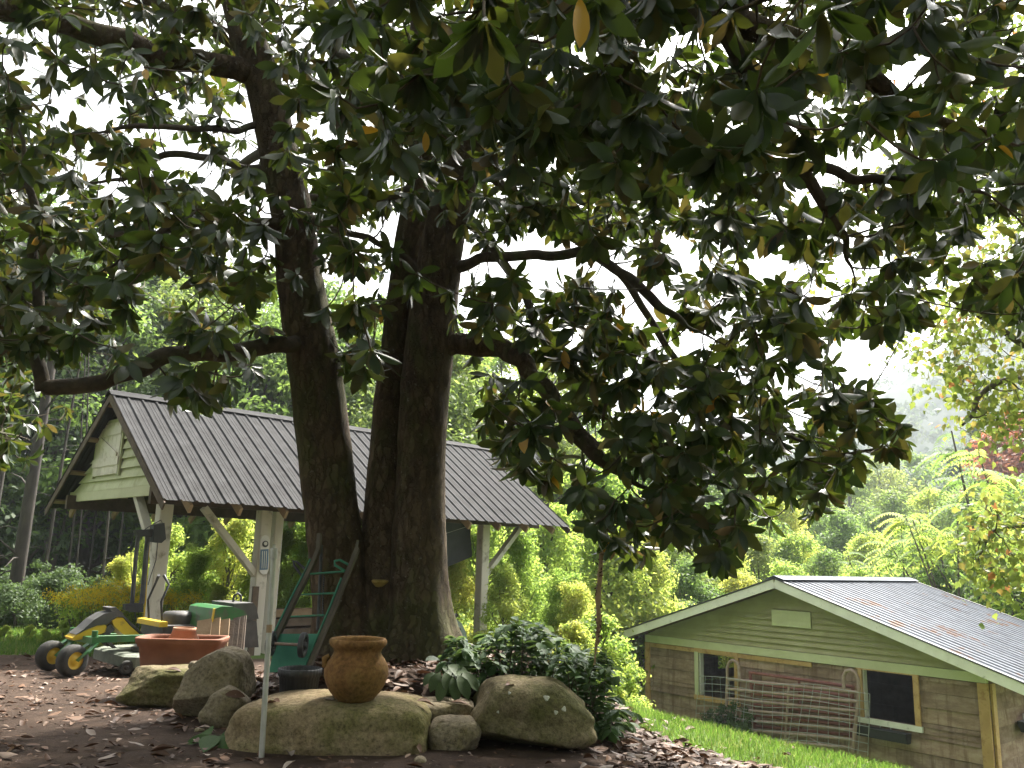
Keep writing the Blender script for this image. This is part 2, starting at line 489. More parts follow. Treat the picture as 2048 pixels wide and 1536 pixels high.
M['dial'] = simple('gauge_plate', (.58, .56, .52), (.68, .66, .62), 8, .5, .05)
M['dial_blue'] = simple('gauge_blue', (.06, .12, .20), (.10, .17, .27), 12, .4)
M['dial_ink'] = simple('gauge_ink', (.03, .03, .03), (.05, .05, .05), 12, .5)
M['atv_grey'] = simple('machine_grey_green', (.16, .22, .2), (.24, .31, .29), 6, .35, .05)
M['stone_a'] = simple('boulder_tan', (.20, .15, .085), (.36, .28, .18), 5, .9, .9, 18, c3=(.15, .135, .055), s3=2.2, t3=(.44, .62), spec=.1, speck=.55)
M['stone_b'] = simple('boulder_grey', (.20, .165, .11), (.37, .31, .235), 5, .9, .9, 18, c3=(.17, .14, .075), s3=2.6, t3=(.48, .66), spec=.1, speck=.55)
M['stone_c'] = simple('boulder_mossy', (.15, .12, .07), (.27, .22, .14), 5, .9, .9, 18, c3=(.10, .095, .038), s3=2.0, t3=(.42, .6), spec=.1, speck=.55)
M['lichen'] = simple('lichen_spot', (.42, .42, .36), (.52, .52, .45), 20, .95, .3)
def urnmat():
    m, nt, b, o = newmat('urn_clay')
    t = noisetex(nt, 5, 7, .65)
    c = ramp(nt, t.outputs[0], [(.3, (.12, .058, .022)), (.5, (.235, .122, .046)), (.72, (.34, .195, .085))]).outputs[0]
    t2 = noisetex(nt, 2.2, 6, .6)
    f = ramp(nt, t2.outputs[0], [(.45, (0, 0, 0)), (.65, (1, 1, 1))])
    k = node(nt, 'ShaderNodeMath', operation='MULTIPLY'); nt.links.new(f.outputs[0], k.inputs[0]); k.inputs[1].default_value = .75
    c = mixc(nt, k.outputs[0], c, (.13, .085, .022))
    t9 = noisetex(nt, 30, 6, .7); r9 = ramp(nt, t9.outputs[0], [(.36, (.6, .6, .6)), (.55, (1, 1, 1)), (.72, (1.2, 1.2, 1.15))])
    c = mixc(nt, 1.0, c, r9.outputs[0], 'MULTIPLY')
    nt.links.new(c, b.inputs['Base Color']); b.inputs['Roughness'].default_value = .9; b.inputs['Specular IOR Level'].default_value = .15
    bp = node(nt, 'ShaderNodeBump'); bp.inputs['Strength'].default_value = .25; bp.inputs['Distance'].default_value = .01
    t5 = noisetex(nt, 40, 6, .6); nt.links.new(t5.outputs[0], bp.inputs['Height']); nt.links.new(bp.outputs[0], b.inputs['Normal'])
    return m
M['urn'] = urnmat()
def plankmat():
    m, nt, b, o = newmat('barn_plank')
    t = noisetex(nt, 2.2, 7, .7, (1, 1, 3))
    c = ramp(nt, t.outputs[0], [(.3, (.165, .105, .075)), (.5, (.28, .19, .14)), (.7, (.39, .295, .23))]).outputs[0]
    t2 = noisetex(nt, 8, 5, .6, (1, 1, .10))
    f = ramp(nt, t2.outputs[0], [(.5, (0, 0, 0)), (.66, (1, 1, 1))])
    k = node(nt, 'ShaderNodeMath', operation='MULTIPLY'); nt.links.new(f.outputs[0], k.inputs[0]); k.inputs[1].default_value = .8
    c = mixc(nt, k.outputs[0], c, (.15, .09, .06))
    oi = node(nt, 'ShaderNodeObjectInfo'); mr = node(nt, 'ShaderNodeMapRange'); mr.inputs[3].default_value = .8; mr.inputs[4].default_value = 1.2
    nt.links.new(oi.outputs['Random'], mr.inputs[0])
    hs = node(nt, 'ShaderNodeHueSaturation'); nt.links.new(mr.outputs[0], hs.inputs['Value']); nt.links.new(c, hs.inputs['Color'])
    nt.links.new(hs.outputs[0], b.inputs['Base Color']); b.inputs['Roughness'].default_value = .9; b.inputs['Specular IOR Level'].default_value = .15
    bp = node(nt, 'ShaderNodeBump'); bp.inputs['Strength'].default_value = .4; bp.inputs['Distance'].default_value = .02
    t5 = noisetex(nt, 14, 8, .7, (1, 1, 4)); nt.links.new(t5.outputs[0], bp.inputs['Height']); nt.links.new(bp.outputs[0], b.inputs['Normal'])
    return m
M['plank'] = plankmat()

# ------------------------------------------------------------------ ground
def axis_vals(lo, hi, fine, far, step):
    v = list(np.arange(lo, hi + 1e-6, fine))
    s = fine; x = hi
    while x < far[1]:
        s *= step; x += s; v.append(x)
    s = fine; x = lo; w = []
    while x > far[0]:
        s *= step; x -= s; w.append(x)
    return np.array(w[::-1] + v)
xs = axis_vals(-9, 9, .13, (-700, 900), 1.14)
ys = axis_vals(3, 15, .13, (-60, 1000), 1.12)
gv = np.zeros((len(ys), len(xs), 3)); cover = np.zeros((len(ys), len(xs)))
def cover_at(x, y):
    """0 bare dirt and leaf litter, 1 grass"""
    c = 0.0
    crest = 7.6 - .32 * (x - 1.2) if x > 1.2 else 99
    c = max(c, sstep(-.35, .25, y - crest) * sstep(.9, 1.6, x))
    c = max(c, sstep(11.6, 12.8, y + .25 * (x + 6) * (-1)) * (1 if x < -3 else 0))
    c = max(c, sstep(14, 17, y))
    c = max(c, sstep(9, 12, abs(x)))
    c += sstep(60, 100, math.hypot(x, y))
    return c
for j, y in enumerate(ys):
    for i, x in enumerate(xs):
        gv[j, i] = (x, y, terrain(x, y)); cover[j, i] = cover_at(x, y)
nx = len(xs)
jj, ii = np.meshgrid(np.arange(len(ys) - 1), np.arange(nx - 1), indexing='ij')
q = np.stack([jj * nx + ii, jj * nx + ii + 1, (jj + 1) * nx + ii + 1, (jj + 1) * nx + ii], -1).reshape(-1, 4)
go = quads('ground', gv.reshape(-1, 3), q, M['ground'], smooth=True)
at = go.data.attributes.new('cover', 'FLOAT', 'POINT'); at.data.foreach_set('value', cover.ravel().astype(np.float32))
tag(go, 'bare brown dirt yard falling away to a grassy slope', 'ground', kind='structure')
#@@SHED
# ------------------------------------------------------------------ open shed with metal roof
sA = Vector((math.sin(.8029), math.cos(.8029), 0)); sB = Vector((-math.cos(.8029), math.sin(.8029), 0))
sE0 = Vector((-4.0955 * 1.15, 11.5, 0)); sL = 8.30; sW = 2.636; sZE = 1.8975; sZR = 3.72
def S(u, v, z): return sE0 + sA * u + sB * v + Vector((0, 0, z))
def onS(px, py, v0):
    """u, z where the pixel ray meets the vertical plane v = v0"""
    d = ray(px, py); o = Vector((0, 0, H)) - sE0
    t = (v0 - o.dot(sB)) / d.dot(sB)
    p = o + d * t
    return p.dot(sA), p.z
shed = thing('open_shed', 'open sided shed with dark ribbed metal roof and pale green gable', 'shed', S(sL / 2, sW, 0))
def rz(v):  # top of roof deck at v
    return sZE + (sZR - sZE) * (v / sW if v <= sW else (2 * sW - v) / sW)
slope = Vector((0, 0, 0)) + sB * sW + Vector((0, 0, sZR - sZE)); slen = slope.length; sdn = slope.normalized()
def rib_profile(width, pitch=.23, h=.022, base=.0):
    pr = []
    x = 0
    while x < width - 1e-6:
        pr += [(x, h), (x + .022, h), (x + .045, base)]
        for k in (1, 2):
            c = x + .045 + (pitch - .075) * k / 3
            pr += [(c - .012, base), (c, base + .005), (c + .012, base)]
        pr += [(min(x + pitch - .022, width), base)]
        x += pitch
    pr.append((width, h if abs((width / pitch) % 1) < .05 else base))
    return [(min(a, width), b) for a, b in pr]
def roof_panels(parent, o, au, av, nrm, total, pw, mat, over=.0, jit=.006, th=.0):
    """sheets side by side along au; each sheet spans av"""
    n = int(round(total / pw)); pw = total / n
    for i in range(n):
        pr = rib_profile(pw, pw / 4)
        m = MB(); vs = []; fs = []
        j = random.uniform(-jit, jit) * 3
        o2 = o + au * (pw * i) + nrm * (.002 * (i % 2))
        K = 6
        for s_ in range(K + 1):
            for (a, b_) in pr:
                vs.append(o2 + au * a + av * (s_ / K) - av.normalized() * (j if s_ == 0 else 0) + nrm * (b_ + .004 * nz(i * 3 + a * 2, s_ * .9, 3)))
        k = len(pr)
        for s_ in range(K):
            for c in range(k - 1):
                fs.append((s_ * k + c, s_ * k + c + 1, (s_ + 1) * k + c + 1, (s_ + 1) * k + c))
        m.add(vs, fs)
        m.build('roof_panel', mat, parent)
nr1 = sA.cross(sdn).normalized(); nr1 = nr1 if nr1.z > 0 else -nr1
roof_panels(shed, S(0, 0, sZE), sA, slope, nr1, sL, .92, M['shed_roof'])
slope2 = -sB * sW + Vector((0, 0, sZR - sZE)); nr2 = sA.cross(slope2).normalized(); nr2 = nr2 if nr2.z > 0 else -nr2
roof_panels(shed, S(0, 2 * sW, sZE), sA, slope2, nr2, sL, .92, M['shed_roof'])
# ridge cap
m = MB()
e1 = -slope.normalized() * .17; e2 = -slope2.normalized() * .17
for a, b in ((e1, nr1), (e2, nr2)):
    o = S(-.03, sW, sZR + .028); L_ = sA * (sL + .06)
    m.hexa([o, o + L_, o + L_ + a + b * .0, o + a, o + b * .012, o + L_ + b * .012, o + L_ + a + b * .012, o + a + b * .012])
m.build('ridge_cap', M['shed_roof'], shed)
# purlins and rafters under the roof (set below the sheet)
gU = .32
for v in (.25, .95, 1.7, 2.45):
    for vv in (v, 2 * sW - v):
        m = MB(); m.beam(S(.06, vv, rz(vv) - .055), S(sL - .06, vv, rz(vv) - .055), .09, .035, nr1 if vv < sW else nr2); m.build('purlin', M['raw_wood'], shed)
nR = 11
for i in range(nR):
    u = gU + .1 + (sL - 2 * gU - .2) * i / (nR - 1)
    for sd in (0, 1):
        va, vb = (.06, sW) if sd == 0 else (2 * sW - .06, sW)
        m = MB(); m.beam(S(u, va, rz(va) - .14), S(u, vb, rz(vb) - .14), .045, .13, nr1 if sd == 0 else nr2)
        m.build('rafter', M['raw_wood'], shed)
# wall plates (beams) along both sides and tie beams
VN, VF = .3 * sW, 1.72 * sW
for v in (VN, VF):
    m = MB(); m.beam(S(.12, v, sZE + .10), S(sL - .12, v, sZE + .10), .09, .24); m.build('beam', M['dark_wood'], shed)
for u in (gU + .12, sL * .5, sL - gU - .12):
    m = MB(); m.beam(S(u, VN - .3, sZE + .27), S(u, VF + .3, sZE + .27), .05, .13); m.build('tie_beam', M['dark_wood'], shed)
# rake boards on the visible gable end
for sgn in (0, 1):
    a, b = S(.015, 0, sZE - .085), S(.015, sW, sZR - .085)
    if sgn: a = S(.015, 2 * sW, sZE - .085)
    m = MB(); m.beam(a, b, .025, .12, nr1 if not sgn else nr2); m.build('rake_board', M['dark_wood'], shed)
    a, b = S(sL - .015, 0, sZE - .085), S(sL - .015, sW, sZR - .085)
    if sgn: a = S(sL - .015, 2 * sW, sZE - .085)
    m = MB(); m.beam(a, b, .025, .12, nr1 if not sgn else nr2); m.build('rake_board', M['dark_wood'], shed)
# gable siding boards, front (u = gU) and back gable
def gable(uu, sgn, door):
    zb = sZE + .27; zt = sZR - .12
    n = 9; bh = (zt - zb) / n
    for i in range(n):
        z0 = zb + bh * i; z1 = z0 + bh * 1.12
        va = (z0 - sZE + .10) / (sZR - sZE) * sW; vb = (min(z1, zt) - sZE + .10) / (sZR - sZE) * sW
        va += .05; vb += .05
        segs = [(va, vb, 2 * sW - vb, 2 * sW - va)]
        t0, t1 = .065, .012
        du = -sgn
        for (a0, a1, b1, b0) in segs:
            wob = [.012 * nz(i * 5.1, k * 1.7) for k in range(7)]
            mm = MB(); vs = []; fs = []
            K = 6
            for k in range(K + 1):
                f = k / K
                vlo = a0 + (b0 - a0) * f; vhi = a1 + (b1 - a1) * f
                vs += [S(uu, vlo, z0 + wob[k]), S(uu + du * t0, vlo, z0 + wob[k]), S(uu + du * t1, vhi, z1), S(uu, vhi, z1)]
            for k in range(K):
                for e in range(4):
                    fs.append((k * 4 + e, k * 4 + (e + 1) % 4, k * 4 + 4 + (e + 1) % 4, k * 4 + 4 + e))
            fs += [(3, 2, 1, 0), (K * 4, K * 4 + 1, K * 4 + 2, K * 4 + 3)]
            mm.add(vs, fs); mm.build('siding_board', M['pale_green'], shed)
    m = MB(); m.beam(S(uu - sgn * .035, .42, sZE + .20), S(uu - sgn * .035, 2 * sW - .42, sZE + .20), .05, .17); m.build('gable_trim', M['mint'], shed)
gable(gU, 1, True)
gable(sL - gU, -1, False)
# small loft door in the gable: pixels give its corners in the gable plane
def onU(px, py, u0):
    d = ray(px, py); o = Vector((0, 0, H)) - sE0
    t = (u0 - o.dot(sA)) / d.dot(sA)
    p = o + d * t
    return p.dot(sB), p.z
dU = gU - .075
(va, za), (vb, zb_), (vc, zc), (vd, zd) = onU(198, 855, dU), onU(244, 842, dU), onU(239, 945, dU), onU(188, 955, dU)
v1 = (va + vd) / 2; v0 = (vb + vc) / 2; z1 = (za + zb_) / 2; z0 = (zc + zd) / 2
ld = MB(); ld.box(S(dU, v0, z0), sA * .02, sB * (v1 - v0), Vector((0, 0, z1 - z0)))
loft = ld.build('loft_door', M['door_paint'], shed)
npl = 6
for i in range(npl):
    a = v0 + (v1 - v0) * i / npl + .004; b = v0 + (v1 - v0) * (i + 1) / npl - .004
    m = MB(); m.box(S(dU - .016, a, z0 + .01 * random.random()), sA * .015, sB * (b - a), Vector((0, 0, z1 - z0))); m.build('plank', M['door_paint'], loft)
hh = z1 - z0
for zz in (z0 + .17 * hh, z0 + .76 * hh):
    m = MB(); m.box(S(dU - .036, v0 - .03, zz), sA * .019, sB * (v1 - v0 + .06), Vector((0, 0, .16 * hh))); m.build('batten', M['door_paint'], loft)
m = MB(); m.beam(S(dU - .027, v0 + .08, z0 + .33 * hh), S(dU - .027, v1 - .08, z0 + .75 * hh), .018, .12, sA.cross(Vector((0, 0, 1)))); m.build('diagonal_brace', M['door_paint'], loft)
for a, b in ((v0 - .06, v0 - .012), (v1 + .012, v1 + .06)):
    m = MB(); m.box(S(dU - .012, a, z0 - .03), sA * .03, sB * (b - a), Vector((0, 0, z1 - z0 + .08))); m.build('door_casing', M['pale_green'], shed)
m = MB(); m.box(S(dU - .014, v0 - .06, z1 + .012), sA * .03, sB * (v1 - v0 + .12), Vector((0, 0, .05))); m.build('door_casing', M['pale_green'], shed)
# posts (near row), the double post, braces, hidden back row
def post(u, v, w=.19, top=None, mat='post_paint'):
    b = S(u, v, 0); z = terrain(b.x, b.y)
    m = MB(); m.beam(S(u, v, z - .15), S(u, v, top or sZE - .02), w, w, sA, .012)
    return m.build('post', M[mat], shed)
uL, _ = onS(318, 1120, VN); uM, _ = onS(518, 1150, VN); uM2, _ = onS(546, 1150, VN + .12); uR, _ = onS(964, 1150, VN)
POST_L, POST_M, POST_R = S(uL, VN, 0), S(uM, VN, 0), S(uR, VN, 0)
post(uL, VN); post(uM, VN); post(uM2, VN + .12, .15); post(uR, VN)
for px in (665, 815):
    u, _ = onS(px, 1150, VF); post(u, VF)
def brace(p, q):
    m = MB(); m.beam(p, q, .09, .13, sB); m.build('brace', M['post_paint'], shed)
brace(S(uM - 1.0, VN, sZE - .03), S(uM - .06, VN, sZE - 1.02))
brace(S(uR + 1.0, VN, sZE - .03), S(uR + .06, VN, sZE - 1.0))
m = MB(); m.beam(S(uL, VN + 1.15, sZE + .20), S(uL, VN + .06, sZE - .85), .09, .13, sA); m.build('brace', M['post_paint'], shed)
print('SHED', uL, uM, uM2, uR, [tuple(round(c, 2) for c in proj(S(u, VN, terrain(*S(u, VN, 0).xy)))) for u in (uL, uM, uR)])

# ------------------------------------------------------------------ barn
kB = 1.07
bA = Vector((math.sin(.8672), math.cos(.8672), 0)); bB = Vector((-math.cos(.8672), math.sin(.8672), 0))
bR = Vector((7.7332 * kB, 14.0 * kB, 0)); bW = 7.016 * kB; bZE = H + (-.5433 - 1.1) * kB; bZA = H + (.6137 - 1.1) * kB; bL = 4.84 * kB
bF = bZE - 2.2
def B(u, v, z): return bR + bA * u + bB * v + Vector((0, 0, z))
def onB(px, py, u0=0.0):
    d = ray(px, py); o = Vector((0, 0, H)) - bR
    t = (u0 - o.dot(bA)) / d.dot(bA)
    p = o + d * t
    return p.dot(bB), p.z
barn = thing('barn', 'small wooden barn with low metal roof and pale green gable siding', 'barn', B(bL / 2, bW / 2, bF))
def rect(px0, py0, px1, py1):
    (a, z1a), (b, z1b), (c, z0a), (d, z0b) = onB(px0, py0), onB(px1, py0), onB(px1, py1), onB(px0, py1)
    return a, b, z1a, z1b, z0a, z0b
# openings (v from right corner to left corner)
def opening(tl, tr, br, bl):
    a, b, c, d = onB(*tl), onB(*tr), onB(*br), onB(*bl)
    return (b[0] + c[0]) / 2, (a[0] + d[0]) / 2, (c[1] + d[1]) / 2, (a[1] + b[1]) / 2   # v0, v1, z0, z1
winL = opening((1401, 1306), (1476, 1310), (1470, 1398), (1401, 1392))
winR = opening((1727, 1341), (1830, 1348), (1833, 1448), (1731, 1436))
print('WIN', winL, winR, 'bW', bW, 'bF', bF, 'bZE', bZE)
# plank wall: rows of boards cut round the openings
def plank_wall(org, ax, nrm, length, z0, z1, rows, holes, mat, name='plank', seed=0, sub=None):
    rh = (z1 - z0) / rows
    rnd = random.Random(seed)
    cuts_z = sorted({z0, z1} | {h[2] for h in holes} | {h[3] for h in holes})
    for r_ in range(rows):
        za, zb = z0 + rh * r_, z0 + rh * (r_ + 1) - .009
        # split in z where an opening starts or ends inside the row
        zs = [za] + [c for c in cuts_z if za + .01 < c < zb - .01] + [zb]
        for k in range(len(zs) - 1):
            lo, hi = zs[k], zs[k + 1]
            ivs = [(0, length)]
            for h in holes:
                if h[2] < (lo + hi) / 2 < h[3]:
                    nv = []
                    for a, b in ivs:
                        if h[1] <= a or h[0] >= b: nv.append((a, b))
                        else:
                            if h[0] > a: nv.append((a, h[0]))
                            if h[1] < b: nv.append((h[1], b))
                    ivs = nv
            for a, b in ivs:
                c = a
                while c < b - .01:
                    e = min(b, c + rnd.uniform(1.6, 3.2))
                    if b - e < .4: e = b
                    t = rnd.uniform(.030, .055)
                    m = MB(); o_ = org + ax * (c + .003) + nrm * (.005 * (r_ % 2)) + Vector((0, 0, lo)); lx = ax * (e - c - .006); hz = Vector((0, 0, hi - lo))
                    t1 = t * .45
                    m.hexa([o_, o_ + lx, o_ + lx + nrm * t, o_ + nrm * t, o_ + hz, o_ + lx + hz, o_ + lx + nrm * t1 + hz, o_ + nrm * t1 + hz])
                    m.build(name, M[mat], barn)
                    c = e
wallZ = bZE - .12
plank_wall(bR, bB, -bA, bW, bF - .3, wallZ, 9, [winL, winR], 'plank', seed=1)
plank_wall(bR, bA, -bB, bL, bF - .3, wallZ + .1, 9, [], 'plank', seed=2)
plank_wall(bR + bB * bW, bA, bB, bL, bF - .3, wallZ + .1, 9, [(2.75, 3.8, bF + 1.3, bF + 2.1)], 'plank', seed=3)
dv0, dz1 = winL[0] - 1.0, bF + 2.1
plank_wall(bR + bA * bL, bB, bA, bW, bF - .3, wallZ, 9, [], 'plank', seed=4)
for o__, a__, n__, l__, h__ in ((bR + bA * .012, bB, bA, bW, [winL, winR]), (bR + bB * .012, bA, bB, bL, []), (bR + bA * (bL - .012), bB, -bA, bW, [])):
    plank_wall(o__, a__, n__, l__, bF - .3, wallZ + .09, 5, h__, 'dark_wood', 'gap_backing', seed=9)  # dark backing boards added behind the gaps so plank joints read dark
# gable siding + trim
for gu, sg in ((0, -1), (bL, 1)):
    zb = bZE + .06; zt = bZA + .10; n = 11; bh = (zt - zb) / n
    ov = .0
    for i in range(n):
        z0 = zb + bh * i; z1 = z0 + bh * 1.08
        def vv(z): return max(0.02, (z - bZE) / (bZA - bZE) * bW / 2 - .28)
        a0, a1 = vv(z0), min(vv(z1), bW / 2 - .02)
        if a0 > bW / 2 - .05: continue
        m = MB()
        m.hexa([B(gu, a0, z0), B(gu, bW - a0, z0), B(gu + sg * .075, bW - a0, z0), B(gu + sg * .075, a0, z0),
                B(gu, a1, z1), B(gu, bW - a1, z1), B(gu + sg * .012, bW - a1, z1), B(gu + sg * .012, a1, z1)])
        m.build('siding_board', M['barn_green'], barn)
    m = MB(); m.box(B(gu + sg * .001, -.02, bZE - .11), bA * sg * .085, bB * (bW + .04), Vector((0, 0, .16))); m.build('gable_trim', M['mint'], barn)
# orange lumber: corner boards, header, window frames
def bbox(v0, v1, z0, z1, t, name, mat, proud=.05, par=None):
    m = MB(); m.box(B(-proud, v0, z0), bA * t, bB * (v1 - v0), Vector((0, 0, z1 - z0))); return m.build(name, M[mat], par or barn)
bbox(-.03, .14, bF - .3, wallZ, .05, 'corner_board', 'new_lumber', .075)
bbox(bW - .10, bW + .03, bF - .3, wallZ, .05, 'corner_board', 'new_lumber', .075)
hv, _ = onB(1625, 1300)
bbox(hv, bW - .11, wallZ - .09, wallZ - .004, .035, 'header_board', 'new_lumber', .072)
m = MB(); m.box(B(.0, -.075, bF - .3), bA * .14, bB * .038, Vector((0, 0, wallZ - bF + .3))); m.build('corner_board', M['new_lumber'], barn)
for (v0, v1, z0, z1) in (winL, winR):
    fr = bbox(v0 - .10, v1 + .10, z1, z1 + .10, .045, 'window_frame', 'new_lumber', .085)
    bbox(v0 - .10, v0, z0, z1 - .002, .045, 'jamb', 'new_lumber', .083, fr)
    bbox(v1, v1 + .10 if v0 > 3 else v1 + .07, z0, z1 - .002, .045, 'jamb', 'new_lumber' if v0 < 3 else 'mint', .083, fr)
    bbox(v0 - .12, v1 + .12, z0 - .10, z0 - .002, .05, 'sill', 'new_lumber' if v0 > 3 else 'white_trim', .088, fr)
    # reveal lining
    m = MB(); m.box(B(-.03, v0 + .001, z0), bA * .12, bB * .02, Vector((0, 0, z1 - z0))); m.box(B(-.03, v1 - .021, z0), bA * .12, bB * .02, Vector((0, 0, z1 - z0))); m.build('reveal', M['white_trim'], fr)
# plate in the gable
(pa, pz1), (pb, pz2), (pc, pz3) = onB(1548, 1219), onB(1625, 1224), onB(1625, 1257)
bbox(pb, pa, pz3, (pz1 + pz2) / 2,   .025, 'vent_cover', 'mint', .095)
# roof
oU = .45; ovh = .9
sl_ = (bZA - bZE) / (bW / 2)
def brz(v): return bZE + .25 + (v if v < bW / 2 else bW - v) * sl_
for sd in (0, 1):
    ve = -ovh if sd == 0 else bW + ovh
    av = B(0, bW / 2, bZA + .25) - B(0, ve, brz(ve))
    nr = bA.cross(av).normalized(); nr = nr if nr.z > 0 else -nr
    roof_panels(barn, B(-oU, ve, brz(ve)), bA, av, nr, bL + 2 * oU, .85, M['barn_roof'])
    # fascia along the rakes
    for uu in (-oU - .02, bL + oU + .02):
        m = MB(); m.beam(B(uu, ve, brz(ve) - .10) , B(uu, bW / 2, bZA + .25 - .10), .03, .17, nr); m.build('fascia', M['white_trim'], barn)
        m = MB(); m.beam(B(uu, ve, brz(ve) + .012) , B(uu, bW / 2, bZA + .25 + .012), .07, .02, nr); m.build('drip_edge', M['dark_steel'], barn)
    # rafters and soffit deck
    for i in range(8):
        u = -.3 + (bL + .6) * i / 7
        m = MB(); m.beam(B(u, ve + math.copysign(.05, bW / 2 - ve), brz(ve) - .10), B(u, bW / 2, bZA + .25 - .10), .045, .12, nr); m.build('rafter', M['raw_wood'], barn)
    m = MB(); o = B(-oU, ve, brz(ve) - .03); m.hexa([o, o + bA * (bL + 2 * oU), o + bA * (bL + 2 * oU) + av, o + av, o + nr * .015, o + bA * (bL + 2 * oU) + nr * .015, o + bA * (bL + 2 * oU) + av + nr * .015, o + av + nr * .015]); m.build('roof_deck', M['raw_wood'], barn)
m = MB()
m.beam(B(-oU - .03, bW / 2 + .1, bZA + .27), B(bL + oU + .03, bW / 2 + .1, bZA + .27), .24, .015, (-bB * sl_ * -1 + Vector((0, 0, 1))).normalized())
m.beam(B(-oU - .03, bW / 2 - .1, bZA + .272), B(bL + oU + .03, bW / 2 - .1, bZA + .272), .24, .015, (-bB * sl_ + Vector((0, 0, 1))).normalized())
m.build('ridge_cap', M['barn_roof'], barn)
#@@MAGNOLIA
# ------------------------------------------------------------------ the magnolia
TB = Vector((-1.22, 8.0, terrain(-1.22, 8.0)))
mag = thing('magnolia_tree', 'large twin trunked magnolia with glossy leathery leaves shading the yard', 'tree', TB)
def trace(pts, n, YS=None):
    """pts: (px, py, depth, radius) -> n samples of (x, y, z, r)"""
    a = []
    for px, py, Y, r in pts:
        p = P(px, py, Y); a.append((p.x, p.y, p.z, r))
    return curve_pts(a, n)
def rough_tube(mb, C, n, amp, lobes=None, seed=0):
    """irregular trunk: C rows (x,y,z,r)"""
    vs = []; fs = []
    K = len(C)
    prev = None
    for i in range(K):
        p = Vector(C[i][:3])
        t = (Vector(C[min(i + 1, K - 1)][:3]) - Vector(C[max(i - 1, 0)][:3])).normalized()
        if prev is None: a = t.cross(Vector((0, 1, 0)))
        else: a = prev - t * prev.dot(t)
        a.normalize(); prev = a; b = t.cross(a)
        for k in range(n):
            an = 2 * math.pi * k / n
            dv = a * math.cos(an) + b * math.sin(an)
            r = C[i][3]
            q0 = p + dv * r
            s = 1 + amp * (1.1 * nz(q0.x * 2.2 + seed, q0.y * 2.2, q0.z * .8) + .5 * nz(q0.x * 7, q0.y * 7 + seed, q0.z * 3)) + amp * .35 * nz(q0.x * 22, q0.y * 22, q0.z * 9)
            if lobes: s *= lobes(an, i / (K - 1), q0)
            vs.append(p + dv * r * s)
    for i in range(K - 1):
        for k in range(n):
            fs.append((i * n + k, i * n + (k + 1) % n, (i + 1) * n + (k + 1) % n, (i + 1) * n + k))
    mb.add(vs, fs, True)
limbs = {}
def flare(ph, amt, cnt=5):
    return lambda an, t, q: 1 + (amt * max(0, 1 - t * 6) ** 2) * (.6 + .5 * math.cos(cnt * an + ph))
limbs['t1'] = trace([(700, 1345, 7.95, .36), (688, 1230, 7.95, .27), (672, 1100, 7.93, .255), (655, 950, 7.9, .25), (632, 760, 7.85, .245), (600, 560, 7.75, .22), (588, 450, 7.7, .21), (556, 300, 7.6, .185), (527, 170, 7.5, .175), (480, 20, 7.4, .16), (430, -200, 7.3, .13), (420, -500, 7.3, .09)], 150)
limbs['t2'] = trace([(775, 1345, 8.0, .36), (768, 1230, 8.05, .27), (770, 1080, 8.1, .22), (775, 930, 8.1, .18), (785, 780, 8.1, .175), (808, 600, 8.1, .17), (826, 460, 8.1, .16), (845, 330, 8.1, .14), (838, 170, 8.0, .12), (842, 0, 7.8, .10), (860, -250, 7.6, .07)], 140)
limbs['t3'] = trace([(838, 1345, 7.9, .38), (836, 1230, 7.92, .285), (838, 1080, 7.92, .25), (843, 930, 7.9, .235), (850, 780, 7.9, .235), (868, 600, 7.85, .225), (890, 460, 7.8, .215), (925, 330, 7.7, .19), (960, 210, 7.5, .16), (1020, 60, 7.2, .14), (1090, -150, 6.9, .11), (1130, -450, 6.8, .07)], 150)
tm = MB()
rough_tube(tm, limbs['t1'], 56, .07, flare(.4, .5), 1)
tr1 = tm.build('trunk', M['bark'], mag)
tm = MB(); rough_tube(tm, limbs['t2'], 48, .10, flare(2.1, .4), 2); tm.build('trunk', M['bark'], mag)
tm = MB(); rough_tube(tm, limbs['t3'], 56, .09, flare(1.2, .55), 3); tr3 = tm.build('trunk', M['bark'], mag)
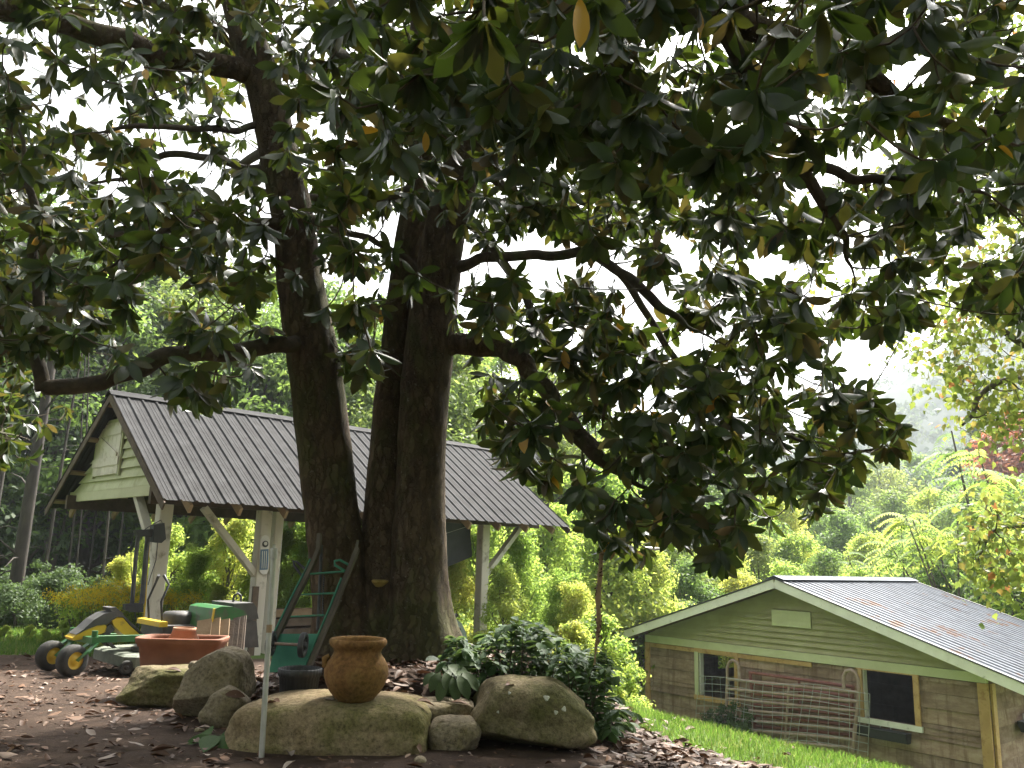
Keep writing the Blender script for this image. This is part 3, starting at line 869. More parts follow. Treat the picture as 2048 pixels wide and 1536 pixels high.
# bracket fungus in the hollow between the stems
pc = P(758, 1163, 7.70)
m = MB(); m.lathe(pc, [(.001, -.05), (.03, -.045), (.065, -.012), (.075, .006), (.06, .016), (.001, .012)], 16, fn=lambda a, z: 1 + .15 * math.cos(3 * a)); m.build('bracket_fungus', M['fungus'], mag)
LB = [
 [(525, 150, 7.5, .13), (420, 125, 7.2, .105), (300, 105, 6.9, .10), (170, 60, 6.6, .095), (40, 25, 6.3, .09), (-120, 0, 6.0, .08), (-350, -60, 5.5, .05)],
 [(508, 110, 7.45, .10), (430, 60, 7.5, .075), (350, 25, 7.5, .065), (250, -20, 7.5, .06), (80, -120, 7.5, .04)],
 [(640, 665, 7.85, .09), (570, 690, 7.5, .075), (450, 702, 7.1, .075), (340, 712, 6.8, .07), (250, 750, 6.6, .065), (160, 772, 6.5, .065), (85, 778, 6.4, .058)],
 [(20, 690, 6.3, .03), (-60, 760, 7.4, .03), (-30, 850, 8.6, .022), (60, 880, 9.4, .014)],
 [(85, 780, 6.4, .06), (80, 700, 6.4, .05), (78, 610, 6.35, .045), (68, 480, 6.3, .04), (50, 330, 6.2, .032), (20, 180, 6.1, .02)],
 [(78, 640, 6.36, .035), (30, 590, 6.2, .03), (-40, 560, 6.0, .025), (-160, 540, 5.8, .015)],
 [(80, 730, 6.4, .035), (30, 695, 6.3, .03), (-60, 690, 6.2, .02)],
 [(596, 450, 7.7, .06), (478, 444, 7.2, .05), (400, 445, 7.0, .045), (325, 468, 6.8, .04), (256, 513, 6.6, .03), (180, 560, 6.4, .02)],
 [(560, 340, 7.6, .05), (470, 330, 7.9, .04), (350, 305, 8.1, .035), (280, 330, 8.1, .03), (220, 365, 8.2, .028), (130, 358, 8.3, .02)],
 [(520, 250, 7.55, .04), (430, 260, 7.0, .03), (300, 250, 6.4, .025), (150, 270, 6.0, .018)],
 [(850, 372, 8.1, .07), (780, 395, 8.0, .065), (700, 392, 8.0, .06), (630, 403, 8.1, .05), (520, 380, 8.6, .035), (430, 330, 9.0, .02)],
 [(600, 430, 7.7, .05), (690, 465, 7.4, .035), (760, 485, 7.3, .03), (832, 545, 7.4, .025), (800, 600, 7.5, .015)],
 [(655, 720, 7.8, .025), (720, 715, 7.65, .022), (765, 730, 7.6, .02), (810, 755, 7.55, .012)],
 [(880, 690, 7.9, .12), (950, 690, 7.7, .095), (1010, 702, 7.5, .09), (1060, 740, 7.3, .085), (1100, 795, 7.1, .082), (1150, 860, 6.9, .078), (1205, 918, 6.7, .07), (1260, 955, 6.5, .05), (1340, 990, 6.2, .03)],
 [(915, 535, 7.8, .06), (980, 515, 7.4, .05), (1080, 508, 7.0, .046), (1180, 512, 6.7, .044), (1255, 555, 6.5, .042), (1315, 610, 6.3, .040), (1375, 652, 6.1, .033), (1450, 690, 5.9, .02)],
 [(930, 440, 7.75, .05), (985, 490, 7.4, .045), (1040, 580, 7.2, .04), (1100, 690, 7.0, .038), (1160, 755, 6.8, .035), (1210, 800, 6.7, .03), (1200, 870, 6.7, .02)],
 [(960, 330, 7.6, .055), (1040, 400, 7.7, .05), (1140, 470, 7.9, .045), (1250, 560, 8.0, .04), (1330, 690, 8.0, .035), (1430, 790, 7.8, .028), (1540, 850, 7.6, .02)],
 [(1020, 60, 7.2, .11), (1120, 40, 6.2, .10), (1270, 28, 5.2, .09), (1430, 28, 4.6, .085), (1600, 90, 4.4, .07), (1750, 170, 4.4, .06), (1880, 240, 4.4, .05), (2060, 300, 4.4, .035)],
 [(1430, 28, 4.6, .06), (1520, 180, 4.8, .05), (1600, 330, 5.0, .042), (1670, 440, 5.2, .03), (1700, 520, 5.3, .018), (1700, 590, 5.4, .01)],
 [(960, 240, 7.6, .06), (1080, 240, 7.0, .05), (1220, 250, 6.4, .045), (1350, 320, 6.0, .04), (1480, 360, 5.8, .035), (1570, 450, 5.6, .025), (1630, 560, 5.5, .012)],
 [(1600, 330, 5.0, .035), (1720, 350, 4.8, .03), (1850, 370, 4.6, .028), (1990, 400, 4.5, .02)],
 [(838, 200, 8.0, .05), (760, 150, 7.0, .045), (680, 110, 6.0, .04), (640, 40, 5.2, .03)],
 [(850, 300, 8.0, .04), (800, 230, 7.0, .035), (830, 160, 6.0, .03), (820, 80, 5.0, .025)],
 [(1090, -150, 6.9, .08), (1030, -230, 5.4, .06), (975, -200, 4.0, .045), (960, -150, 3.0, .03), (968, -60, 2.4, .014)],
 [(1270, 28, 5.2, .05), (1320, -40, 4.2, .04), (1240, -90, 3.2, .03), (1190, -60, 2.7, .018)],
 [(1430, 28, 4.6, .05), (1560, -30, 3.6, .04), (1640, -60, 2.9, .03), (1650, -30, 2.6, .016)],
 [(1340, 990, 6.2, .026), (1400, 1040, 6.1, .02), (1440, 1090, 6.0, .014)],
 [(1540, 850, 7.6, .02), (1640, 900, 7.2, .016), (1740, 900, 6.9, .012), (1800, 860, 6.7, .008)],
 # out of the picture, above and round
 [(430, -200, 7.3, .09), (300, -500, 8.5, .06), (150, -700, 9.5, .03)],
 [(860, -250, 7.6, .07), (700, -600, 9.0, .05), (650, -1000, 10.5, .03)],
 [(1130, -450, 6.8, .07), (1350, -800, 8.0, .05), (1500, -1000, 9.5, .03)],
 [(960, 200, 7.6, .07), (1150, 180, 9.2, .055), (1350, 200, 10.8, .045), (1560, 320, 12.0, .03)],
 [(560, 300, 7.6, .06), (500, 320, 9.0, .05), (420, 380, 10.4, .03)],
]
nodes = []
for C in limbs.values():
    nodes += [tuple(c) for c in C[40::4]]
for k, L_ in enumerate(LB):
    n = 10 * len(L_)
    C = trace(L_, n)
    for i in range(n):
        f_ = i / (n - 1)
        if f_ > .7 and k not in (2,): C[i][3] = max(.005, C[i][3] * (1 - .8 * (f_ - .7) / .3))
    # natural wobble
    for i in range(1, n - 1):
        for ax in range(3):
            C[i][ax] += .05 * nz(i * .13 + k * 7.3, ax * 5.5) * min(1, i / 8)
    mb = MB()
    rr = C[0][3]
    rough_tube(mb, C, 20 if rr > .08 else 12, .10, None, k)
    mb.build('branch', M['limb'] if rr < .1 else M['bark'], mag)
    nodes += [tuple(c) for c in C[(4 if rr > .06 else 2)::2]]
# ---- where leaf clusters sit
LOW = [(-200, 930), (0, 945), (60, 950), (110, 900), (150, 820), (200, 770), (300, 800), (420, 845), (470, 770), (540, 755), (640, 700), (740, 780), (800, 640), (880, 560), (930, 840), (960, 900), (1020, 950), (1080, 985), (1150, 1030), (1200, 1090), (1260, 1150), (1320, 1080), (1400, 1120), (1450, 1170), (1500, 1080), (1560, 1090), (1640, 1050), (1700, 970), (1760, 930), (1830, 880), (1845, 850)]
RIGHT = [(560, 2300), (620, 1950), (650, 1760), (690, 1700), (740, 1720), (790, 1760), (840, 1835), (900, 1830)]
def low(x): return np.interp(x, [a for a, b in LOW], [b for a, b in LOW])
def inside(px, py):
    if px > 1845:
        return py < np.interp(px, [1845, 1900, 1960, 2048, 2300], [560, 540, 610, 640, 640])
    if py > low(px) - 25: return False
    if py > 560 and px > np.interp(py, [a for a, b in RIGHT], [b for a, b in RIGHT]) - 20: return False
    return True
HOLES = [(170, 190, 75, 40), (330, 265, 60, 35), (60, 130, 40, 30), (240, 60, 30, 25), (480, 235, 30, 25), (350, 330, 70, 25), (230, 360, 60, 30), (640, 240, 50, 35), (710, 330, 25, 25), (1830, 170, 45, 60), (1900, 30, 40, 45), (1760, 290, 45, 35), (1660, 350, 35, 30), (1700, 540, 45, 40), (1640, 590, 40, 40), (1540, 490, 50, 22), (1960, 130, 50, 50), (960, 540, 30, 25), (1330, 755, 25, 14), (1130, 690, 22, 20), (700, 560, 40, 40), (560, 620, 50, 40), (330, 560, 50, 35), (420, 600, 50, 35), (300, 650, 60, 30), (1720, 700, 60, 60), (1990, 470, 50, 60), (720, 470, 30, 30), (1230, 800, 25, 20)]
def dens(px, py):
    d = 1.0
    if px < 650: d = .55 if py < 420 else .85
    if px > 950 and py > 550: d = .85
    if px > 1350 and py < 560: d = .6
    for hx, hy, a, b in HOLES:
        if ((px - hx) / a) ** 2 + ((py - hy) / b) ** 2 < 1: d *= .04
    # keep the stems and main limbs readable
    for pl in (((920, 690), (1010, 700), (1060, 740), (1100, 795), (1150, 860), (1205, 918), (1260, 955)), ((940, 525), (1080, 508), (1180, 512), (1255, 555), (1315, 610), (1370, 650)), ((85, 778), (250, 750), (340, 712), (450, 702), (560, 692))):
        for (xa, ya), (xb, yb) in zip(pl[:-1], pl[1:]):
            t_ = max(0, min(1, ((px - xa) * (xb - xa) + (py - ya) * (yb - ya)) / ((xb - xa) ** 2 + (yb - ya) ** 2)))
            if math.hypot(px - xa - t_ * (xb - xa), py - ya - t_ * (yb - ya)) < 42: return d * .12
    for st in ('t1',):
        pass
    xs1 = np.interp(py, [-200, 20, 170, 300, 450, 560, 760, 950], [430, 480, 527, 556, 588, 600, 632, 655])
    if abs(px - xs1) < 60 and py > 60: d *= .25
    if 750 < px < 960 and py > 420: d *= .15
    return d
rnd = random.Random(5)
pts = []; segs = []
tries = 0
def depth_at(px, py):
    if px < 170 and py > 740: return rnd.uniform(8.2, 10.8)
    if px > 950 and py > 550: return rnd.uniform(5.6, 8.2)
    if py < 330 and px > 640: return rnd.choice([rnd.uniform(3.2, 5.2), rnd.uniform(4.6, 9.5), rnd.uniform(5, 9.5)])
    if px > 1400: return rnd.uniform(4.3, 8.5)
    if px < 600: return rnd.uniform(5.4, 9.3)
    return rnd.uniform(5.5, 9.5)
def too_close(p, arr, d):
    for q_ in arr[-600:]:
        if (q_ - p).length_squared < d * d: return True
    return False
NV = 2800
while len(pts) < NV and tries < 60000:
    tries += 1
    px = rnd.uniform(-180, 2230); py = rnd.uniform(-160, 1180)
    if not inside(px, py) or rnd.random() > dens(px, py): continue
    Y = depth_at(px, py)
    p = P(px, py, Y)
    if too_close(p, pts, .11): continue
    pts.append(p)
nvis = len(pts)
# rest of the crown, out of frame, spread wide to shade the yard
while len(pts) < nvis + 2300:
    a = rnd.uniform(0, 2 * math.pi); rr = 8.6 * math.sqrt(rnd.random()); z = rnd.uniform(3.4, 12.5)
    if (rr / 8.7) ** 2 + ((z - 5) / 8.0) ** 2 > 1: continue
    p = Vector((-.2 + rr * math.cos(a), 7.6 + rr * math.sin(a), z))
    x_, y_, d_ = proj(p)
    if d_ > 0 and -250 < x_ < 2300 and y_ > -170: continue
    if p.y < 2.0 and z < 3.6: continue
    pts.append(p)
for q_ in [P(*n_) for n_ in ((968, 40, 2.4), (1190, 0, 2.7), (1650, 20, 2.6), (1560, 60, 3.0), (1840, 40, 3.4))]:  # unseen clusters added towards the sun to shade the near sprays
    for _ in range(26):
        p = q_ + sdir * rnd.uniform(1.0, 4.5) + Vector((rnd.gauss(0, .35), rnd.gauss(0, .35), rnd.gauss(0, .2)))
        if proj(p)[1] < -130: pts.append(p)
# far side of the crown seen through the gaps, over the shed
extra = 0
while extra < 260:
    px = rnd.uniform(-60, 1700); py = rnd.uniform(60, 700)
    if not inside(px, py + 60) or rnd.random() > dens(px, py): continue
    p = P(px, py, rnd.uniform(9.5, 12.5))
    if p.z < 3.9: continue
    pts.append(p); extra += 1
# explicit near sprays at the top of the picture
near = [(968, 40, 2.4), (1190, 0, 2.7), (1650, 20, 2.6), (1300, 190, 3.4), (1430, 300, 3.6), (900, 180, 3.8), (1010, 215, 3.6), (700, 30, 3.9), (1840, 40, 3.4), (1960, 120, 3.6), (1560, 60, 3.0)]
near_pts = [P(*n_) for n_ in near]
pts += near_pts
# ---- connect every cluster to the nearest wood by a curved twig
N0 = np.array([n_[:3] for n_ in nodes]); NR = np.array([n_[3] for n_ in nodes])
cap = 40000
NA = np.zeros((cap, 3)); NRR = np.zeros(cap); cnt = len(N0)
NA[:cnt] = N0; NRR[:cnt] = NR
PP = np.array([tuple(p) for p in pts])
dmin = np.array([np.min(np.sum((N0 - p) ** 2, 1)) for p in PP])
order = np.argsort(dmin)
tw = MB()
ends = []
for oi in order:
    p = PP[oi]
    d2 = np.sum((NA[:cnt] - p) ** 2, 1)
    j = int(np.argmin(d2)); s_ = NA[j].copy(); r0 = min(NRR[j] * .8, .022); L_ = math.sqrt(d2[j])
    if L_ < .05: p = p + np.array([rnd.uniform(-.1, .1), rnd.uniform(-.1, .1), .1]); L_ = .12
    k = max(3, min(7, int(L_ / .14) + 2))
    side = np.array([rnd.gauss(0, 1), rnd.gauss(0, 1), rnd.gauss(0, .6)]); side *= .12 * L_ / (np.linalg.norm(side) + 1e-6)
    sag = np.array([0, 0, -.10 * L_])
    line = []
    for i in range(k):
        t = i / (k - 1)
        line.append(s_ + (p - s_) * t + (side + sag) * math.sin(math.pi * t))
    r1 = .0045 + .0015 * rnd.random()
    r0 = max(r0 * min(1, .35 + L_ * .35), r1 * 1.2)
    tw.tube([tuple(q_) for q_ in line], [r0 + (r1 - r0) * i / (k - 1) for i in range(k)], 5, cap=False)
    for i in range(1, k):
        if cnt < cap:
            NA[cnt] = line[i]; NRR[cnt] = max(r0 + (r1 - r0) * i / (k - 1), .006); cnt += 1
    d = line[-1] - line[-2]; d /= (np.linalg.norm(d) + 1e-9)
    ends.append((line[-1], d, oi))
two = tw.build('twigs', M['twig'], mag); tag(two, kind='stuff')
# ---- leaves
def leaf_template(w=.19, fold=.05, bend=.18, wave=.0, stations=((-.13, .012), (0, .03), (.16, .52), (.38, .91), (.62, 1.0), (.84, .68), (1.0, .05))):
    V = []; F = []
    for (t, hw) in stations:
        z = -bend * max(t, 0) ** 2
        V += [(t, -w * hw, z + fold * hw + wave * math.sin(t * 9)), (t, 0, z), (t, w * hw, z + fold * hw - wave * math.sin(t * 8 + 1))]
    for i in range(len(stations) - 1):
        a = i * 3
        F += [(a, a + 1, a + 4, a + 3), (a + 1, a + 2, a + 5, a + 4)]
    return np.array(V, float), np.array(F, int)
TEMPL = [leaf_template(.19, .05, .15), leaf_template(.20, .03, .28), leaf_template(.17, .07, .05), leaf_template(.21, .04, .40, .012)]
def frames(dirs, nrm):
    """rows: x axis = dirs, z axis ~ nrm"""
    x = dirs / np.linalg.norm(dirs, axis=1, keepdims=True)
    y = np.cross(nrm, x); y /= (np.linalg.norm(y, axis=1, keepdims=True) + 1e-9)
    z = np.cross(x, y)
    return np.stack([x, y, z], 2)    # columns
LP = []; LD = []; LN = []; LS = []
for (e, d, oi) in ends:
    nl = rnd.randint(8, 13)
    isnear = oi >= len(PP) - len(near)
    ax = np.array(d) + np.array([0, 0, .25 if rnd.random() < .6 else -.2]) + np.array([rnd.gauss(0, .25) for _ in range(3)])
    ax /= np.linalg.norm(ax)
    o1 = np.cross(ax, [0, 0, 1.0]);
    if np.linalg.norm(o1) < .1: o1 = np.array([1.0, 0, 0])
    o1 /= np.linalg.norm(o1); o2 = np.cross(ax, o1)
    droop = rnd.uniform(.3, 1.05)
    base = rnd.uniform(.15, .205)
    if isnear: nl = 11; base = .19; droop = rnd.uniform(.7, 1.2)
    for k in range(nl):
        th = k * 2.39996 + rnd.uniform(-.3, .3)
        al = R(35 + 65 * (1 - k / nl) + rnd.uniform(-12, 12))
        rad = o1 * math.cos(th) + o2 * math.sin(th)
        dr = ax * math.cos(al) + rad * math.sin(al)
        nn = ax * math.sin(al) - rad * math.cos(al) + np.array([rnd.gauss(0, .15) for _ in range(3)])
        dr = dr + np.array([0, 0, -droop])
        LP.append(e - ax * (.05 * k / nl)); LD.append(dr); LN.append(nn); LS.append(base * rnd.uniform(.72, 1.15))
LP = np.array(LP); LD = np.array(LD); LN = np.array(LN); LS = np.array(LS)
LP = LP + LD / np.linalg.norm(LD, axis=1, keepdims=True) * (LS * .13)[:, None]
FR = frames(LD, LN)
# the 300 leaves that show largest in the picture become parts of their own
rel = LP - np.array([0, 0, H]); dd = rel @ np.array(fwd); uu = rel @ np.array(rt) / dd; vv_ = rel @ np.array(up) / dd
vis = (dd > .5) & (abs(uu) < 1024 / FPX) & (abs(vv_) < 768 / FPX)
size = np.where(vis, LS / np.maximum(dd, .1), 0)
big = np.argsort(-size)[:300]
isbig = np.zeros(len(LP), bool); isbig[big] = True
lv = []; lf = []; lt = []; off = 0
tid = RNG.integers(0, 4, len(LP)); tint = RNG.random(len(LP)) ** 1.1 * .97
tint[RNG.random(len(LP)) < .004] = 1.0
for k in range(4):
    ix = np.where((tid == k) & ~isbig)[0]
    TV, TF = TEMPL[k]
    V = np.einsum('nij,vj->nvi', FR[ix], TV) * LS[ix][:, None, None] + LP[ix][:, None, :]
    F = TF[None] + (np.arange(len(ix)) * len(TV))[:, None, None] + off
    lv.append(V.reshape(-1, 3)); lf.append(F.reshape(-1, 4)); lt.append(np.repeat(tint[ix], len(TV))); off += len(ix) * len(TV)
fo = quads('foliage', np.vstack(lv) - np.array(TB), np.vstack(lf), M['mag_leaf'], mag, np.concatenate(lt), smooth=True)
tag(fo, kind='stuff')
lm = {}
for k in range(4):
    for c in range(6):
        TV, TF = TEMPL[k]
        tv = [.05, .2, .4, .6, .85, 1.0][c]
        o = quads('leaf', TV, TF, M['mag_leaf'], None, np.full(len(TV), tv), smooth=True)
        lm[(k, c)] = o.data
        bpy.data.objects.remove(o)
for i in big:
    c = int(min(4, tint[i] * 5)) if tint[i] < .98 else 5
    o = link('leaf', lm[(int(tid[i]), c)], None, mag)
    mt = Matrix([list(FR[i][r_] * LS[i]) + [LP[i][r_] - TB[r_]] for r_ in range(3)] + [[0, 0, 0, 1]])
    o.matrix_basis = mt
# two yellowed leaves hanging near the top of the picture
for (px, py, Y, ln) in ((1160, -5, 2.55, .19), (852, 262, 3.7, .11), (1246, 606, 5.6, .10)):
    o = link('leaf', lm[(2, 5)], None, mag); o['label'] = 'yellow dying leaf'
    p = P(px, py, Y)
    f_ = frames(np.array([[.02, .0, -1.0]]), np.array([[.35, -1.0, 0.0]]))[0]
    o.matrix_basis = Matrix([list(f_[r_] * ln) + [p[r_] - TB[r_]] for r_ in range(3)] + [[0, 0, 0, 1]])
#@@FOREST
# ------------------------------------------------------------------ woods behind
QF = np.array([[0, 1, 2, 3]])
def leaf_cloud(C, Nn, S_, rng, aspect=.5):
    """rhombic leaves at centres C with normals Nn and lengths S_"""
    n = len(C)
    t = rng.normal(size=(n, 3)); t[:, 2] -= .5
    Nn = Nn / (np.linalg.norm(Nn, axis=1, keepdims=True) + 1e-9)
    x = t - Nn * np.sum(t * Nn, 1, keepdims=True); x /= (np.linalg.norm(x, axis=1, keepdims=True) + 1e-9)
    y = np.cross(Nn, x)
    h = S_[:, None]
    k = .08 * h * Nn
    V = np.stack([C - x * h * .5, C - y * h * aspect * .5 + k + x * h * .08, C + x * h * .5, C + y * h * aspect * .5 + k + x * h * .08], 1).reshape(-1, 3)
    F = np.arange(4 * n).reshape(-1, 4)
    return V, F
def crown_mesh(name, seed, height, rad, base, nlobes, nleaf, lsize, mat, lobe=(.28, .45), shape='round'):
    rng = np.random.default_rng(seed)
    cs = []; rs = []
    for i in range(nlobes):
        t = rng.random() ** .8
        z = base + (height * .93 - base) * t
        if shape == 'round': prof = math.sin(math.pi * min(1, .16 + .84 * t)) ** .6
        elif shape == 'cone': prof = (1 - t) * .95 + .08
        else: prof = (1 - t * .75)
        a = rng.random() * 2 * math.pi; r_ = rad * prof * math.sqrt(rng.random()) * .85
        cs.append((r_ * math.cos(a), r_ * math.sin(a), z)); rs.append(rad * rng.uniform(*lobe) * (.55 + .45 * prof))
    cs = np.array(cs); rs = np.array(rs)
    li = rng.choice(nlobes, nleaf, p=rs ** 2 / np.sum(rs ** 2))
    d = rng.normal(size=(nleaf, 3)); d /= np.linalg.norm(d, axis=1, keepdims=True)
    rr = rs[li] * (rng.random(nleaf) ** .45)
    d2 = d * np.array([1, 1, .7])
    C = cs[li] + d2 * rr[:, None]
    # ragged: push some sprays out
    out = rng.random(nleaf) < .12
    C[out] += d2[out] * (rs[li][out] * rng.uniform(.1, .5, out.sum()))[:, None]
    C[:, 2] = np.maximum(C[:, 2], .03)
    Nn = d * .6 + np.array([0, 0, .5]) + rng.normal(size=(nleaf, 3)) * .5
    V, F = leaf_cloud(C, Nn, lsize * rng.uniform(.6, 1.3, nleaf), rng)
    lt = rng.random(nlobes)
    tint = np.clip(lt[li] * .6 + rng.random(nleaf) * .4, 0, 1)
    o = quads(name, V, F, mat, None, np.repeat(tint, 4))
    me = o.data; bpy.data.objects.remove(o)
    # trunk with a few limbs
    mb = MB()
    tr = .018 * height + .03
    lean = rng.normal(size=2) * .03 * height
    P_ = [(lean[0] * t * t, lean[1] * t * t, height * .82 * t - .3) for t in np.linspace(0, 1, 8)]
    mb.tube(P_, [tr * (1.25 if k == 0 else 1 - .8 * k / 7) for k in range(8)], 8)
    for i in range(min(nlobes, 16)):
        t = min(.95, max(.12, (cs[i][2] - .18 * height) / (height * .82)))
        s0 = Vector((lean[0] * t * t, lean[1] * t * t, height * .82 * t - .3))
        e = Vector(cs[i]); mid = (s0 + e) / 2 + Vector((0, 0, -.04 * height))
        mb.tube([s0, mid, e], [tr * .38 * (1 - t * .5), tr * .22, tr * .08], 5, cap=False)
    tme = bpy.data.meshes.new(name + '_trunk'); tme.from_pydata([tuple(v) for v in mb.v], [], mb.f); tme.polygons.foreach_set('use_smooth', [True] * len(mb.f)); tme.update()
    tme.materials.append(M['forest_bark'])
    return tme, me, height
def frond_mesh(name, seed, height, nst, mat):
    """pinnate leaved tree: arching fronds of paired leaflets on upright stems"""
    rng = np.random.default_rng(seed)
    mb = MB(); C = []; Nn = []; T = []
    V = []; tint = []
    for s_ in range(nst):
        a = rng.random() * 6.28; top = np.array([math.cos(a) * height * .28 * rng.random() ** .5, math.sin(a) * height * .28 * rng.random() ** .5, height * rng.uniform(.35, .97)])
        b0 = np.array([0, 0, height * .12])
        mid = np.array([top[0] * .4, top[1] * .4, top[2] * .55])
        mb.tube([(0, 0, -.2), tuple(b0), tuple(mid), tuple(top)], [.07, .05, .035, .015], 6, cap=False)
        for f_ in range(13):
            t = rng.uniform(.55, 1.0); st = mid + (top - mid) * t
            az = rng.random() * 6.28; L_ = rng.uniform(.7, 1.15); el = rng.uniform(.1, .7)
            tn = rng.random()
            for k in range(1, 13):
                q_ = k / 12
                ctr = st + np.array([math.cos(az) * L_ * q_, math.sin(az) * L_ * q_, el * L_ * q_ - .75 * L_ * q_ * q_])
                for sg in (-1, 1):
                    perp = np.array([-math.sin(az) * sg, math.cos(az) * sg, -.25]); fw = np.array([math.cos(az), math.sin(az), -.3]) * .35
                    dr = perp + fw; dr /= np.linalg.norm(dr)
                    ll = .24 * (1 - .5 * q_) * rng.uniform(.8, 1.1)
                    wv = np.array([math.cos(az), math.sin(az), .2]) * .035
                    V += [ctr, ctr + dr * ll * .45 - wv, ctr + dr * ll + np.array([0, 0, -.04]), ctr + dr * ll * .45 + wv]
                    tint += [tn] * 4
    V = np.array(V); F = np.arange(len(V)).reshape(-1, 4)
    o = quads(name, V, F, mat, None, np.array(tint)); me = o.data; bpy.data.objects.remove(o)
    tme = bpy.data.meshes.new(name + '_stems'); tme.from_pydata([tuple(v) for v in mb.v], [], mb.f); tme.polygons.foreach_set('use_smooth', [True] * len(mb.f)); tme.update(); tme.materials.append(M['forest_bark'])
    return tme, me, height
VAR = {
 'tall': crown_mesh('tall', 1, 14, 4.2, 3.0, 46, 17000, .26, M['tree_leaf']),
 'tall2': crown_mesh('tall2', 2, 13, 3.6, 2.2, 42, 16000, .24, M['tree_leaf'], (.25, .4)),
 'mid': crown_mesh('mid', 3, 8.5, 3.0, 1.0, 40, 16000, .20, M['tree_leaf'], (.25, .42)),
 'mid2': crown_mesh('mid2', 4, 8, 2.6, .5, 36, 15000, .17, M['bush_leaf'], (.25, .42)),
 'bushy': crown_mesh('bushy', 5, 4.2, 2.1, .2, 40, 15000, .12, M['bush_leaf'], (.22, .4), 'dome'),
 'bushy2': crown_mesh('bushy2', 6, 3.4, 2.0, .15, 44, 15000, .10, M['bush_leaf'], (.2, .38), 'dome'),
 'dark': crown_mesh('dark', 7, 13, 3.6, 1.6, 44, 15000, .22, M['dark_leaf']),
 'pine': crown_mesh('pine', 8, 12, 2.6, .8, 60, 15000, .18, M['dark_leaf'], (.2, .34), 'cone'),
 'red': crown_mesh('red', 9, 7, 2.2, 1.5, 26, 9000, .18, M['red_leaf']),
 'sumac': frond_mesh('sumac', 10, 6.5, 10, M['bush_leaf']),
 'sumac2': frond_mesh('sumac2', 12, 5.5, 9, M['tree_leaf']),
 'weed': crown_mesh('weed', 13, 1.3, .8, .05, 22, 6500, .06, M['bush_leaf'], (.2, .4), 'dome'),
 'airy': crown_mesh('airy', 15, 1.0, .5, .05, 24, 900, .075, M['dark_leaf'], (.2, .36), 'dome'),
 'herb': crown_mesh('herb', 14, 1.0, .9, .05, 26, 6500, .055, M['dark_leaf'], (.2, .36), 'dome'),
}
def plant(var, name, label, cat, group, x, y, z0, height, rotz, wid=None):
    tme, cme, h0 = VAR[var]
    k = height / h0; w_ = k if wid is None else k * wid
    r_ = thing(name, label, cat, (x, y, z0), group)
    for nm, me in (('trunk', tme), ('crown', cme)):
        o = link(nm if cat == 'tree' or nm == 'crown' else 'stem', me, None, r_)
        o.scale = (w_, w_, k); o.rotation_euler = (0, 0, rotz)
    return r_
def plant_px(var, px, topy, Y, name, label, cat, group, wid=None, hmin=1.0):
    if cat == 'tree' and px < 1250: topy = max(topy, np.interp(px, [-200, 0, 80, 150, 300, 500, 700, 900, 1100, 1200], [150, 230, 330, 430, 470, 480, 500, 560, 700, 770]) + (Y * 37 % 60))
    p = P(px, topy, Y); z0 = terrain(p.x, p.y) - .05
    return plant(var, name, label, cat, group, p.x, p.y, z0, max(hmin, p.z - z0), random.uniform(0, 6.28), wid)
def where(px):
    for lim, w_ in ((120, 'past the mower'), (330, 'beyond the shed gable'), (520, 'between the left and middle shed posts'), (660, 'between the middle post and left trunk'),
                    (800, 'between the two magnolia trunks'), (960, 'between the right trunk and right shed post'), (1110, 'past the right shed post'), (1300, 'beside the hanging vine'),
                    (1480, 'above the left slope of the barn roof'), (1640, 'above the barn ridge'), (1850, 'above the right slope of the barn roof'), (9999, 'below the maple branches')):
        if px < lim: return w_
# dark wood at the left, beyond the shed's gable
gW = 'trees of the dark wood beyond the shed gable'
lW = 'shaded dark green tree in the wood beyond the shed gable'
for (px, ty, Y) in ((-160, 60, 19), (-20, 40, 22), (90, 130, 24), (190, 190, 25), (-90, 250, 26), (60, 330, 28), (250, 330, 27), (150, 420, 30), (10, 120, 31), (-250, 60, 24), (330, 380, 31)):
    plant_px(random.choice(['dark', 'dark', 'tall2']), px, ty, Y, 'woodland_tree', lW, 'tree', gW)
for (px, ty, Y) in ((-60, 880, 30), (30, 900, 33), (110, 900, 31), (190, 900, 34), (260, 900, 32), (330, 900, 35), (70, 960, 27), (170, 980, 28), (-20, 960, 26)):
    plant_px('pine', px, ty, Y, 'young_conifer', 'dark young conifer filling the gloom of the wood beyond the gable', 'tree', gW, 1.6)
for (px, by, Y, r_) in ((28, 1200, 17.5, .15), (84, 1180, 21, .05), (133, 1170, 23, .035), (150, 1165, 22, .03), (205, 1160, 21, .04), (176, 1165, 25, .04), (-40, 1200, 19, .12), (232, 1160, 24, .035)):
    p = P(px, by, Y); z0 = terrain(p.x, p.y)
    t_ = thing('bare_trunk', 'thin bare grey trunk standing at the edge of the dark wood' if r_ < .15 else 'thick pale leaning trunk at the edge of the dark wood', 'tree', (p.x, p.y, z0), gW)
    mb = MB(); h_ = random.uniform(6, 9); lx = random.uniform(-.5, .9)
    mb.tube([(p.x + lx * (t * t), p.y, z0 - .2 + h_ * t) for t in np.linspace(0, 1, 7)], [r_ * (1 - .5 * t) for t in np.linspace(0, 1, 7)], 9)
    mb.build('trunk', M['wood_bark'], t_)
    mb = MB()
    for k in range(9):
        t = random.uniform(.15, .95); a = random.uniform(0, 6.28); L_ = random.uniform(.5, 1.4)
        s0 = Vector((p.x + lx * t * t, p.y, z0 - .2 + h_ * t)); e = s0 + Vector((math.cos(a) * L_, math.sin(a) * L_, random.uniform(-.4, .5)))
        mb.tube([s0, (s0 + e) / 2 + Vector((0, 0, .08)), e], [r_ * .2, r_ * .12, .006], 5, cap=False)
    tag(mb.build('dead_branches', M['wood_bark'], t_), kind='stuff')
